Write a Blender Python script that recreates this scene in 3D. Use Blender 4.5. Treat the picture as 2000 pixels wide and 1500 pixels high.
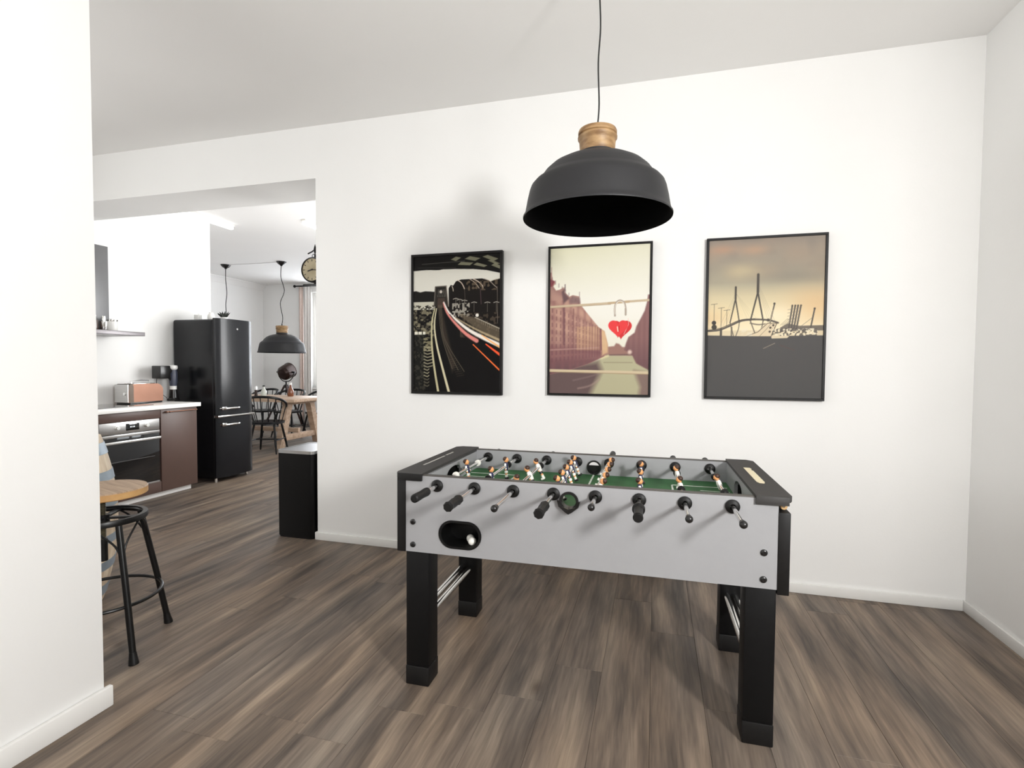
import bpy, bmesh, math, random
import numpy as np
from mathutils import Vector, Matrix
from mathutils.geometry import tessellate_polygon
PI = math.pi
scene = bpy.context.scene
for o in list(bpy.data.objects): bpy.data.objects.remove(o)
COL = scene.collection
random.seed(7)

# ------------------------------------------------------------------ camera
def make_camera():
    f, yaw, pitch, roll, h = 1013.11, 0.2693, 0.0353, 0.0066, 1.30
    cy, sy = math.cos(yaw), math.sin(yaw)
    F = Vector((-sy, cy, 0)); R = Vector((cy, sy, 0)); U = Vector((0, 0, 1))
    cp, sp = math.cos(pitch), math.sin(pitch)
    F2 = F*cp - U*sp; U2 = U*cp + F*sp
    cr, sr = math.cos(roll), math.sin(roll)
    R3 = R*cr + U2*sr; U3 = U2*cr - R*sr
    cam = bpy.data.cameras.new('camera'); cam.sensor_width = 36.0; cam.lens = f/2000*36
    cam.clip_start = 0.02; cam.clip_end = 200
    o = bpy.data.objects.new('camera', cam); COL.objects.link(o)
    m = Matrix((R3, U3, -F2)).transposed().to_4x4(); m.translation = (0, 0, h)
    o.matrix_world = m
    scene.camera = o
make_camera()

# ------------------------------------------------------------------ world, lights, exposure
scene.view_settings.view_transform = 'Standard'
scene.view_settings.look = 'None'
scene.view_settings.gamma = 1.0
scene.view_settings.use_curve_mapping = False
scene.view_settings.exposure = 0.02
w = bpy.data.worlds.new('world'); scene.world = w; w.use_nodes = True
bg = w.node_tree.nodes['Background']; bg.inputs[0].default_value = (0.93, 0.955, 1.0, 1); bg.inputs[1].default_value = 5.2

def area(name, loc, rot, sx, sy, power, col=(1, 1, 1)):
    l = bpy.data.lights.new(name, 'AREA'); l.shape = 'RECTANGLE'; l.size = sx; l.size_y = sy
    l.energy = power; l.color = col
    o = bpy.data.objects.new(name, l); o.location = loc; o.rotation_euler = rot
    COL.objects.link(o); return o
# daylight planes just inside the window openings, plus added out-of-view lights
area('daylight_right_window', (1.60, -0.15, 1.85), (0, PI/2, -0.50), 0.44, 0.32, 96, (1.0, 0.99, 0.975))
area('rear_fill_light', (-0.6, -1.96, 1.75), (PI/2, 0, 0), 1.6, 1.5, 9, (1.0, 0.985, 0.965))  # added fill light behind the camera; the rear wall has no window
area('added_kitchen_light', (-2.44, 5.40, 1.70), (0, PI/2+0.40, 0), 1.50, 1.50, 62, (1.0, 0.99, 0.98))  # added out of view to brighten the kitchen, tilted up towards the beam
area('added_kitchen_side_light', (-5.16, 0.9, 1.75), (0, -PI/2, 0), 1.5, 1.5, 46, (1.0, 0.99, 0.97))  # added out of view so light spills through the passage onto the ceiling
area('daylight_dining_window', (-6.45, 9.50, 1.85), (-PI/2, 0, 0), 1.2, 1.9, 22, (0.90, 0.93, 1.0))
area('added_dining_light', (-4.2, 9.50, 1.85), (-PI/2, 0, 0), 1.2, 1.9, 34, (0.90, 0.93, 1.0))  # added out of view to brighten the dining area

# ------------------------------------------------------------------ materials
def S(r, g, b):
    def c(v):
        v /= 255.0
        return v/12.92 if v <= 0.04045 else ((v+0.055)/1.055)**2.4
    return (c(r), c(g), c(b), 1)
def mat(name, col, rough=0.5, metal=0.0, var=0.0, scale=8.0, bump=0.0, bscale=60.0, coat=0.0, spec=0.5, stretch=(1, 1, 1), emis=None, es=0, col2=None):
    m = bpy.data.materials.new(name); m.use_nodes = True
    nt = m.node_tree; b = nt.nodes['Principled BSDF']
    b.inputs['Base Color'].default_value = col
    b.inputs['Roughness'].default_value = rough; b.inputs['Metallic'].default_value = metal
    b.inputs['Coat Weight'].default_value = coat; b.inputs['Specular IOR Level'].default_value = spec
    if emis: b.inputs['Emission Color'].default_value = emis; b.inputs['Emission Strength'].default_value = es
    if var or bump or col2:
        tc = nt.nodes.new('ShaderNodeTexCoord'); mp = nt.nodes.new('ShaderNodeMapping')
        mp.inputs['Scale'].default_value = stretch
        nt.links.new(tc.outputs['Object'], mp.inputs[0])
    if var or col2:
        n = nt.nodes.new('ShaderNodeTexNoise'); n.inputs['Scale'].default_value = scale; n.inputs['Detail'].default_value = 5
        nt.links.new(mp.outputs[0], n.inputs['Vector'])
        r = nt.nodes.new('ShaderNodeValToRGB')
        c2 = col2 if col2 else tuple(min(1, v*(1+var)) for v in col[:3])+(1,)
        c1 = col if col2 else tuple(v*(1-var) for v in col[:3])+(1,)
        r.color_ramp.elements[0].position = 0.35; r.color_ramp.elements[1].position = 0.65
        r.color_ramp.elements[0].color = c1; r.color_ramp.elements[1].color = c2
        nt.links.new(n.outputs['Fac'], r.inputs[0]); nt.links.new(r.outputs[0], b.inputs['Base Color'])
    if bump:
        n2 = nt.nodes.new('ShaderNodeTexNoise'); n2.inputs['Scale'].default_value = bscale; n2.inputs['Detail'].default_value = 4
        nt.links.new(mp.outputs[0], n2.inputs['Vector'])
        bp = nt.nodes.new('ShaderNodeBump'); bp.inputs['Strength'].default_value = bump; bp.inputs['Distance'].default_value = 0.002
        nt.links.new(n2.outputs['Fac'], bp.inputs['Height']); nt.links.new(bp.outputs[0], b.inputs['Normal'])
    return m
M = {}
M['wall'] = mat('wall_paint', (0.865, 0.86, 0.845, 1), 0.75, bump=0.15, bscale=90, var=0.008, scale=2)
M['ceil'] = mat('ceiling_paint', (0.86, 0.85, 0.835, 1), 0.85, bump=0.1, bscale=80, var=0.006, scale=2)
M['trim'] = mat('trim_paint', (0.80, 0.79, 0.765, 1), 0.4, var=0.01)
M['black_lam'] = mat('black_laminate', S(17, 16, 16), 0.5, spec=0.3, var=0.12, scale=60, bump=0.1, bscale=300)
M['cap_black'] = mat('cap_charcoal_board', S(48, 46, 45), 0.6, var=0.08, scale=80, bump=0.12, bscale=250)
M['leg_black'] = mat('leg_black_foil', S(9, 9, 10), 0.5, spec=0.22, var=0.12, scale=40, bump=0.08, bscale=200)
M['silver'] = mat('silver_grey_laminate', S(150, 150, 152), 0.5, 0.0, var=0.01, scale=30, spec=0.5, coat=0.1)
M['edge'] = mat('dark_edge_band', S(70, 66, 62), 0.5, var=0.1)
M['felt'] = mat('green_playfield', S(44, 98, 52), 0.6, var=0.06, scale=25)
M['fieldline'] = mat('playfield_white_line', S(215, 220, 210), 0.6, var=0.02)
M['chrome'] = mat('chrome', (0.82, 0.81, 0.79, 1), 0.14, 1.0, var=0.02)
M['steel'] = mat('brushed_steel', (0.55, 0.54, 0.53, 1), 0.32, 1.0, var=0.04, scale=6, stretch=(1, 0.2, 30))
M['rubber'] = mat('black_rubber', S(13, 12, 12), 0.5, spec=0.3, var=0.1, scale=90)
M['plastic'] = mat('black_plastic', S(24, 23, 23), 0.28, var=0.08)
M['pure'] = mat('deep_black_lining', S(5, 5, 5), 0.9, spec=0.1, var=0.1)
M['white_pl'] = mat('white_plastic', S(235, 233, 226), 0.35, var=0.02)
M['skin'] = mat('figure_skin', S(226, 160, 104), 0.45, var=0.04)
M['hair'] = mat('figure_hair', S(58, 36, 26), 0.5, var=0.1)
M['navy'] = mat('figure_navy', S(34, 38, 74), 0.4, var=0.06)
M['fwhite'] = mat('figure_white', S(236, 234, 226), 0.4, var=0.02)
M['fblack'] = mat('figure_black', S(28, 27, 28), 0.4, var=0.06)
M['shade'] = mat('charcoal_enamel', S(33, 33, 35), 0.5, spec=0.4, var=0.04, scale=12)
M['cord'] = mat('black_cord', S(22, 21, 21), 0.6, var=0.1)
M['lampwood'] = mat('turned_mango_wood', S(124, 92, 58), 0.5, col2=S(172, 140, 98), scale=14, stretch=(1, 1, 3), bump=0.1, bscale=40)
M['frame'] = mat('black_picture_frame', S(9, 7, 7), 0.45, spec=0.3, var=0.1)
M['fridge'] = mat('fridge_black_enamel', S(20, 21, 24), 0.25, var=0.06, spec=0.35)
M['brown'] = mat('brown_cabinet_front', S(88, 68, 61), 0.4, var=0.05, scale=5)
M['counter'] = mat('white_worktop', S(246, 244, 241), 0.3, var=0.01)
M['ovglass'] = mat('oven_glass', S(14, 15, 17), 0.06, var=0.05, coat=0.6)
M['ovbar'] = mat('satin_steel_handle', (0.85, 0.85, 0.83, 1), 0.3, 0.9, var=0.02)
M['copper'] = mat('copper_steel', S(138, 100, 82), 0.35, 0.6, var=0.04)
M['chromedark'] = mat('dark_steel', S(110, 108, 108), 0.35, 0.7, var=0.05)
M['iron'] = mat('black_iron', S(12, 12, 12), 0.35, 0.0, spec=0.35, var=0.15, scale=40)
M['ironraw'] = mat('worn_gunmetal_thread', S(104, 98, 80), 0.4, 0.8, var=0.2, scale=60)
M['seatw'] = mat('reclaimed_wood_seat', S(140, 116, 94), 0.55, col2=S(176, 150, 124), scale=9, stretch=(0.6, 14, 1), bump=0.2, bscale=30)
M['seatedge'] = mat('honey_wood_edge', S(176, 132, 78), 0.5, col2=S(200, 158, 104), scale=12)
M['stave'] = mat('pale_oak_stave', S(196, 174, 146), 0.6, col2=S(226, 210, 186), scale=7, stretch=(4, 4, 0.6), bump=0.15, bscale=30)
M['hoop'] = mat('galvanised_hoop', S(150, 162, 172), 0.45, 0.35, var=0.1, scale=14)
M['bin'] = mat('bin_black_steel', S(10, 10, 11), 0.35, var=0.1, spec=0.25)
M['oak'] = mat('oak_table_wood', S(168, 142, 118), 0.5, col2=S(196, 170, 148), scale=5, stretch=(0.5, 6, 6), bump=0.1, bscale=20)
M['chair'] = mat('black_painted_wood', S(14, 14, 16), 0.4, var=0.12, scale=20, spec=0.3)
M['curt'] = mat('blush_curtain', S(234, 216, 207), 0.85, var=0.05, scale=30)
M['sheer'] = mat('white_curtain', S(236, 232, 228), 0.85, var=0.02, scale=30)
M['clockface'] = mat('aged_clock_face', S(196, 182, 150), 0.5, col2=S(170, 156, 124), scale=6)
M['ink'] = mat('dark_print', S(50, 44, 38), 0.6, var=0.05)
M['lampbrown'] = mat('dark_copper_shade', S(48, 31, 25), 0.35, 0.4, var=0.2, scale=15)
M['darkwood'] = mat('dark_stained_wood', S(52, 34, 30), 0.45, var=0.15, scale=20)
M['leaf'] = mat('dark_succulent_leaf', S(44, 48, 42), 0.5, var=0.2, scale=20)
M['porcelain'] = mat('white_porcelain', S(236, 235, 232), 0.25, var=0.01)
M['amber'] = mat('amber_bottle_glass', S(120, 66, 36), 0.15, var=0.1, coat=0.5)
M['clearb'] = mat('cloudy_bottle_glass', S(196, 200, 190), 0.1, var=0.05, coat=0.5)
M['led'] = mat('led_diffuser', (0.9, 0.9, 0.9, 1), 0.4, var=0.01, emis=(1, 0.98, 0.95, 1), es=3.0)
M['plaque'] = mat('cream_plaque', S(232, 220, 188), 0.45, var=0.03)
M['silverink'] = mat('silver_print', S(185, 182, 176), 0.5, var=0.05)
M['bead'] = mat('wood_bead', S(196, 160, 112), 0.4, var=0.1)
M['slate'] = mat('slate_blue_plastic', S(66, 70, 86), 0.35, var=0.06)

def glass_mat():
    m = bpy.data.materials.new('window_glass'); m.use_nodes = True; nt = m.node_tree
    out = nt.nodes['Material Output']; nt.nodes.remove(nt.nodes['Principled BSDF'])
    t = nt.nodes.new('ShaderNodeBsdfTransparent'); g = nt.nodes.new('ShaderNodeBsdfGlossy'); g.inputs['Roughness'].default_value = 0.02
    mx = nt.nodes.new('ShaderNodeMixShader'); mx.inputs[0].default_value = 0.07
    t.inputs[0].default_value = (0.97, 0.985, 0.98, 1)
    nt.links.new(t.outputs[0], mx.inputs[1]); nt.links.new(g.outputs[0], mx.inputs[2]); nt.links.new(mx.outputs[0], out.inputs[0])
    return m
M['glass'] = glass_mat()

def floor_mat():
    m = bpy.data.materials.new('weathered_oak_floor'); m.use_nodes = True; nt = m.node_tree; N = nt.nodes; L = nt.links
    b = N['Principled BSDF']; b.inputs['Roughness'].default_value = 0.5; b.inputs['Specular IOR Level'].default_value = 0.35
    geo = N.new('ShaderNodeNewGeometry'); oi = N.new('ShaderNodeObjectInfo')
    off = N.new('ShaderNodeVectorMath'); off.operation = 'MULTIPLY_ADD'
    cmb = N.new('ShaderNodeCombineXYZ')
    L.new(oi.outputs['Random'], cmb.inputs[0]); L.new(oi.outputs['Random'], cmb.inputs[1])
    off.inputs[1].default_value = (1.6, 13.0, 0.0)
    L.new(cmb.outputs[0], off.inputs[0]); L.new(geo.outputs['Position'], off.inputs[2])
    # gentle warp so that the grain wanders
    wn = N.new('ShaderNodeTexNoise'); wn.inputs['Scale'].default_value = 1.6; wn.inputs['Detail'].default_value = 2
    L.new(off.outputs[0], wn.inputs['Vector'])
    wm = N.new('ShaderNodeVectorMath'); wm.operation = 'MULTIPLY_ADD'; wm.inputs[1].default_value = (0.06, 0.0, 0)
    L.new(wn.outputs['Color'], wm.inputs[0]); L.new(off.outputs[0], wm.inputs[2])
    off2 = N.new('ShaderNodeVectorMath'); off2.operation = 'MULTIPLY_ADD'; off2.inputs[1].default_value = (0.05, 0.35, 0)
    L.new(cmb.outputs[0], off2.inputs[0]); L.new(geo.outputs['Position'], off2.inputs[2])
    wb = N.new('ShaderNodeVectorMath'); wb.operation = 'MULTIPLY_ADD'; wb.inputs[1].default_value = (0.07, 0.0, 0)
    wn2 = N.new('ShaderNodeTexNoise'); wn2.inputs['Scale'].default_value = 1.6; wn2.inputs['Detail'].default_value = 2
    L.new(geo.outputs['Position'], wn2.inputs['Vector']); L.new(wn2.outputs['Color'], wb.inputs[0]); L.new(off2.outputs[0], wb.inputs[2])
    def noise(scx, scy, scale, detail, rough=0.55):
        mp = N.new('ShaderNodeMapping'); mp.inputs['Scale'].default_value = (scx, scy, 1)
        L.new((wm if scx > 20 else wb).outputs[0], mp.inputs[0])
        n = N.new('ShaderNodeTexNoise'); n.inputs['Scale'].default_value = scale; n.inputs['Detail'].default_value = detail; n.inputs['Roughness'].default_value = rough
        L.new(mp.outputs[0], n.inputs['Vector']); return n
    n1 = noise(8.0, 0.75, 1.3, 4, 0.6)        # broad streaks
    n2 = noise(40.0, 1.6, 1.6, 5, 0.6)  # fine grain
    n3 = noise(2.5, 0.7, 1.0, 2)        # tone
    r1 = N.new('ShaderNodeValToRGB'); e = r1.color_ramp.elements
    e[0].position = 0.30; e[0].color = S(72, 65, 60); e[1].position = 0.70; e[1].color = S(150, 135, 119)
    x = r1.color_ramp.elements.new(0.5); x.color = S(117, 104, 93)
    L.new(n1.outputs['Fac'], r1.inputs[0])
    r2 = N.new('ShaderNodeValToRGB'); e = r2.color_ramp.elements
    e[0].position = 0.32; e[0].color = (0.66, 0.65, 0.64, 1); e[1].position = 0.68; e[1].color = (1.18, 1.17, 1.15, 1)
    L.new(n2.outputs['Fac'], r2.inputs[0])
    mx = N.new('ShaderNodeMix'); mx.data_type = 'RGBA'; mx.blend_type = 'MULTIPLY'; mx.inputs[0].default_value = 0.75
    L.new(r1.outputs[0], mx.inputs[6]); L.new(r2.outputs[0], mx.inputs[7])
    r3 = N.new('ShaderNodeValToRGB'); e = r3.color_ramp.elements
    e[0].position = 0.35; e[0].color = (0.86, 0.90, 0.95, 1); e[1].position = 0.65; e[1].color = (1.10, 1.02, 0.93, 1)
    L.new(n3.outputs['Fac'], r3.inputs[0])
    mx2 = N.new('ShaderNodeMix'); mx2.data_type = 'RGBA'; mx2.blend_type = 'MULTIPLY'; mx2.inputs[0].default_value = 0.8
    L.new(mx.outputs[2], mx2.inputs[6]); L.new(r3.outputs[0], mx2.inputs[7])
    n5 = noise(90.0, 1.8, 1.7, 4, 0.6)
    r5 = N.new('ShaderNodeValToRGB'); e = r5.color_ramp.elements
    e[0].position = 0.38; e[0].color = (0.74, 0.73, 0.72, 1); e[1].position = 0.6; e[1].color = (1.07, 1.07, 1.06, 1)
    L.new(n5.outputs['Fac'], r5.inputs[0])
    mx5 = N.new('ShaderNodeMix'); mx5.data_type = 'RGBA'; mx5.blend_type = 'MULTIPLY'; mx5.inputs[0].default_value = 0.4
    L.new(mx2.outputs[2], mx5.inputs[6]); L.new(r5.outputs[0], mx5.inputs[7]); mx2 = mx5
    # knots
    vm = N.new('ShaderNodeMapping'); vm.inputs['Scale'].default_value = (2.2, 0.9, 1); L.new(wm.outputs[0], vm.inputs[0])
    vo = N.new('ShaderNodeTexVoronoi'); vo.inputs['Scale'].default_value = 1.0; L.new(vm.outputs[0], vo.inputs['Vector'])
    rk = N.new('ShaderNodeValToRGB'); e = rk.color_ramp.elements
    e[0].position = 0.012; e[0].color = (0.42, 0.38, 0.35, 1); e[1].position = 0.06; e[1].color = (1, 1, 1, 1)
    L.new(vo.outputs['Distance'], rk.inputs[0])
    mx3 = N.new('ShaderNodeMix'); mx3.data_type = 'RGBA'; mx3.blend_type = 'MULTIPLY'; mx3.inputs[0].default_value = 0.85
    L.new(mx2.outputs[2], mx3.inputs[6]); L.new(rk.outputs[0], mx3.inputs[7])
    L.new(mx3.outputs[2], b.inputs['Base Color'])
    bp = N.new('ShaderNodeBump'); bp.inputs['Strength'].default_value = 0.25; bp.inputs['Distance'].default_value = 0.001
    L.new(n2.outputs['Fac'], bp.inputs['Height']); L.new(bp.outputs[0], b.inputs['Normal'])
    return m
M['floor'] = floor_mat()

# ------------------------------------------------------------------ mesh helpers
class MB:
    def __init__(self): self.bm = bmesh.new()
    def _tag(self, faces, mi):
        for f in faces: f.material_index = mi
    def box(self, x0, x1, y0, y1, z0, z1, bev=0.0, mi=0, seg=2, mtx=None):
        b = self.bm
        m = Matrix.Translation(((x0+x1)/2, (y0+y1)/2, (z0+z1)/2)) @ Matrix.Diagonal((abs(x1-x0), abs(y1-y0), abs(z1-z0), 1))
        n0 = len(b.faces)
        vs = bmesh.ops.create_cube(b, size=1, matrix=(mtx @ m) if mtx else m)['verts']
        if bev > 0:
            es = list({e for v in vs for e in v.link_edges})
            bmesh.ops.bevel(b, geom=es, offset=bev, segments=seg, profile=0.5, affect='EDGES')
        b.faces.ensure_lookup_table(); self._tag(b.faces[n0:], mi) if bev <= 0 else None
        if bev > 0 and mi:
            # faces after bevel may be re-ordered: tag by location
            c = (mtx @ m) if mtx else m; inv = c.inverted()
            for f in b.faces:
                p = inv @ f.calc_center_median()
                if max(abs(p.x), abs(p.y), abs(p.z)) < 0.502: f.material_index = mi
        return self
    def lathe(self, prof, seg=32, mi=0, mtx=None, cap0=False, cap1=False):
        b = self.bm; rings = []
        for (r, z) in prof:
            ring = []
            if r < 1e-6:
                v = b.verts.new((0, 0, z)); ring = [v]*seg
            else:
                for i in range(seg):
                    a = 2*PI*i/seg; ring.append(b.verts.new((r*math.cos(a), r*math.sin(a), z)))
            rings.append(ring)
        vs = {v for r in rings for v in r}
        for a, c in zip(rings, rings[1:]):
            for i in range(seg):
                j = (i+1) % seg; q = []
                for v in (a[i], a[j], c[j], c[i]):
                    if v not in q: q.append(v)
                if len(q) >= 3:
                    try: f = b.faces.new(q); f.material_index = mi
                    except ValueError: pass
        if cap0: f = b.faces.new(rings[0][::-1]); f.material_index = mi
        if cap1: f = b.faces.new(rings[-1]); f.material_index = mi
        if mtx: bmesh.ops.transform(b, matrix=mtx, verts=list(vs))
        return self
    def cyl(self, p0, p1, r0, r1=None, seg=16, mi=0):
        p0 = Vector(p0); p1 = Vector(p1); r1 = r0 if r1 is None else r1
        d = p1-p0; q = Vector((0, 0, 1)).rotation_difference(d.normalized()).to_matrix().to_4x4()
        return self.lathe([(r0, 0), (r1, d.length)], seg, mi, Matrix.Translation(p0) @ q, True, True)
    def tube(self, pts, r, seg=8, mi=0, closed=False, radii=None):
        b = self.bm; pts = [Vector(p) for p in pts]; n = len(pts); rings = []
        up = None
        for i, p in enumerate(pts):
            if closed: t = (pts[(i+1) % n]-pts[i-1]).normalized()
            else: t = (pts[min(i+1, n-1)]-pts[max(i-1, 0)]).normalized()
            if up is None:
                up = Vector((0, 0, 1)) if abs(t.z) < 0.9 else Vector((1, 0, 0))
            x = t.cross(up).normalized(); y = x.cross(t).normalized(); up = y
            rr = radii[i] if radii else r
            rings.append([b.verts.new(p + (x*math.cos(2*PI*k/seg)+y*math.sin(2*PI*k/seg))*rr) for k in range(seg)])
        pr = list(zip(rings, rings[1:])) + ([(rings[-1], rings[0])] if closed else [])
        for a, c in pr:
            for k in range(seg):
                j = (k+1) % seg
                f = b.faces.new((a[k], a[j], c[j], c[k])); f.material_index = mi
        if not closed:
            f = b.faces.new(rings[0][::-1]); f.material_index = mi
            f = b.faces.new(rings[-1]); f.material_index = mi
        return self
    def plate(self, outer, holes, t0, t1, axes='xz', mi=0, mtx=None):
        """plate with holes: 2D loops in a plane, extruded from t0 to t1 along the remaining axis"""
        def P(u, v, t):
            return {'xz': (u, t, v), 'xy': (u, v, t), 'yz': (t, u, v)}[axes]
        loops = [outer]+list(holes); b = self.bm
        flat = [p for l in loops for p in l]
        tris = tessellate_polygon([[Vector((p[0], p[1], 0)) for p in l] for l in loops])
        A = [b.verts.new(P(p[0], p[1], t0)) for p in flat]; B = [b.verts.new(P(p[0], p[1], t1)) for p in flat]
        for t in tris:
            for X in (A, B):
                try: f = b.faces.new([X[i] for i in t]); f.material_index = mi
                except ValueError: pass
        k = 0
        for l in loops:
            n = len(l)
            for i in range(n):
                j = (i+1) % n
                f = b.faces.new((A[k+i], A[k+j], B[k+j], B[k+i])); f.material_index = mi
            k += n
        if mtx: bmesh.ops.transform(b, matrix=mtx, verts=A+B)
        return self
    def sphere(self, c, r, sc=(1, 1, 1), seg=16, rings=10, mi=0, mtx=None):
        prof = [(r*math.sin(PI*i/rings), -r*math.cos(PI*i/rings)) for i in range(rings+1)]
        prof[0] = (0, -r); prof[-1] = (0, r)
        m = Matrix.Translation(c) @ Matrix.Diagonal((*sc, 1))
        if mtx: m = mtx @ m
        return self.lathe(prof, seg, mi, m)
    def mesh(self, name, mats, org=(0, 0, 0), angle=35, smooth=True):
        b = self.bm
        if any(org): bmesh.ops.translate(b, verts=b.verts, vec=-Vector(org))
        bmesh.ops.remove_doubles(b, verts=b.verts, dist=1e-6)
        bmesh.ops.recalc_face_normals(b, faces=b.faces)
        me = bpy.data.meshes.new(name); b.to_mesh(me); b.free()
        for m_ in (mats if isinstance(mats, (list, tuple)) else [mats]): me.materials.append(m_)
        if smooth:
            me.polygons.foreach_set('use_smooth', [True]*len(me.polygons))
            me.set_sharp_from_angle(angle=math.radians(angle))
        return me
    def obj(self, name, mats, parent=None, org=(0, 0, 0), **k):
        o = bpy.data.objects.new(name, self.mesh(name, mats, org, **k))
        COL.objects.link(o)
        if parent: o.parent = parent
        else: o.location = org
        return o
def tag(o, label=None, cat=None, group=None, kind=None):
    if label: o['label'] = label
    if cat: o['category'] = cat
    if group: o['group'] = group
    if kind: o['kind'] = kind
    return o
def thing(name, label, cat, loc=(0, 0, 0), rz=0.0, group=None):
    o = bpy.data.objects.new(name, None); COL.objects.link(o); o.empty_display_size = 0.1
    o.location = loc; o.rotation_euler = (0, 0, rz)
    return tag(o, label, cat, group)
def dup(root, label=None, loc=None, rz=None):
    def cp(o, par):
        c = o.copy(); COL.objects.link(c)
        if par: c.parent = par
        for ch in [x for x in list(bpy.data.objects) if x.parent == o]: cp(ch, c)
        return c
    kids = {}
    r = cp(root, None)
    if label: r['label'] = label
    if loc: r.location = loc
    if rz is not None: r.rotation_euler = (0, 0, rz)
    return r
def arc(cx, cy, r, a0, a1, n):
    return [(cx+r*math.cos(a0+(a1-a0)*i/n), cy+r*math.sin(a0+(a1-a0)*i/n)) for i in range(n+1)]
def circ(cx, cy, r, n=28): return [(cx+r*math.cos(2*PI*i/n), cy+r*math.sin(2*PI*i/n)) for i in range(n)]
def stadium(x0, x1, z0, z1, n=10, rr=None):
    r = rr if rr else (z1-z0)/2
    return arc(x1-r, z0+r, r, -PI/2, 0, n)+arc(x1-r, z1-r, r, 0, PI/2, n)+arc(x0+r, z1-r, r, PI/2, PI, n)+arc(x0+r, z0+r, r, PI, 1.5*PI, n)
def rect(a, b, c, d): return [(a, c), (b, c), (b, d), (a, d)]

# ------------------------------------------------------------------ setting
D, XR, H, XL, YL, XJ, LZ = 3.296, 1.625, 3.025, -1.987, 1.44, -2.40, 2.65
XK, XD, YN, YF = -5.20, -8.33, 5.11, 9.58
def struct(name, mb, m, parent=None, org=(0, 0, 0), **k):
    o = mb.obj(name, m, parent, org, **k); o['kind'] = 'structure'; return o
# back wall with the wide passage to the kitchen
b = MB(); b.plate([(XK, LZ), (XJ, LZ), (XJ, 0), (XR+0.2, 0), (XR+0.2, H), (XK, H)], [], D, D+0.44, 'xz'); struct('wall_back', b, M['wall'], smooth=False)
b = MB(); b.box(XL-0.16, XL, -2.0, YL, 0, H, 0.002); struct('wall_left', b, M['wall'])
b = MB(); b.plate(rect(-2.2, D, 0, H), [rect(-0.98, 0.38, 0.92, 2.58)], XR, XR+0.2, 'yz'); struct('wall_right', b, M['wall'], smooth=False)
b = MB(); b.plate(rect(XK-0.2, XR, 0, H), [], -2.2, -2.0, 'xz'); struct('wall_rear', b, M['wall'], smooth=False)
b = MB(); b.plate(rect(-2.0, YN, 0, H), [rect(0.1, 1.7, 0.95, 2.55)], XK-0.2, XK, 'yz'); struct('wall_kitchen', b, M['wall'], smooth=False)
b = MB(); b.box(XD-0.2, XK-0.2, YN-0.2, YN, 0, H); struct('wall_dining_near', b, M['wall'], smooth=False)
b = MB(); b.box(XD-0.2, XD, YN, YF+0.25, 0, H); struct('wall_dining_left', b, M['wall'], smooth=False)
WX0, WX1, WZ0, WZ1 = -7.13, -5.85, 0.80, 2.84
b = MB(); b.plate(rect(XD, XJ+0.2, 0, H), [rect(WX0, WX1, WZ0, WZ1), rect(-4.85, -3.57, WZ0, WZ1)], YF, YF+0.25, 'xz'); struct('wall_dining_far', b, M['wall'], smooth=False)
b = MB(); b.plate(rect(D+0.44, YF, 0, H), [rect(4.60, 6.20, 0.9, 2.5)], XJ, XJ+0.2, 'yz'); struct('wall_kitchen_right', b, M['wall'], smooth=False)
b = MB(); b.box(XD-0.2, XR+0.2, -2.2, YF+0.25, H, H+0.1); struct('ceiling', b, M['ceil'], smooth=False)
# floor: slab, planks where the photo shows them, the rest in one piece
b = MB(); b.box(XD-0.2, XR+0.2, -2.2, YF+0.25, -0.12, -0.0125); fl = struct('floor', b, mat('subfloor', S(40, 36, 32), 0.8, var=0.1), smooth=False)
PW, PL = 0.2, 1.32
cache = {}; cover = []
def plank(x0, x1, y0, y1):
    k = (round(x1-x0, 3), round(y1-y0, 3))
    if k not in cache:
        q = MB(); q.box(-k[0]/2+0.0004, k[0]/2-0.0004, -k[1]/2+0.0004, k[1]/2-0.0004, -0.012, 0.0, 0.0007, seg=1); cache[k] = q.mesh('plank', M['floor'])
    o = bpy.data.objects.new('plank', cache[k]); COL.objects.link(o); o.location = ((x0+x1)/2, (y0+y1)/2, 0); o.parent = fl
rest = MB()
i = 0; x = XD
while x < XR-0.001:
    x1 = min(x+PW, XR)
    if x < XK-0.01 < x1 - 0.01: x1 = XK
    xm = (x+x1)/2
    ymin, ymax = (YN, YF) if x1 <= XK+0.001 else ((-2.0, YF) if xm < XJ else (-2.0, D))
    if x < XJ < x1 - 0.01: x1 = XJ
    vis_lo = 1.0 if xm > XJ-0.3 else max(1.5, 0.32*(-xm))      # first row seen
    vis_hi = ymax if xm > XJ else min(ymax, max(D+0.5, -xm/0.66))
    rnd = random.Random(i*13+5); y = ymin-rnd.random()*PL
    while y < ymax:
        a, c = max(y, ymin), min(y+PL, ymax)
        if c-a > 0.02:
            if c > vis_lo and a < vis_hi: plank(x, x1, round(a, 2) if a > ymin else a, round(c, 2) if c < ymax else c)
            else: rest.box(x+0.0004, x1-0.0004, a+0.0004, c-0.0004, -0.012, 0.0)
        y = y+PL if y+PL > ymax else round(y+PL, 2)
    x = x1; i += 1
r_ = rest.obj('plank_field', M['floor'], fl, smooth=False); r_['kind'] = 'stuff'

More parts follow.
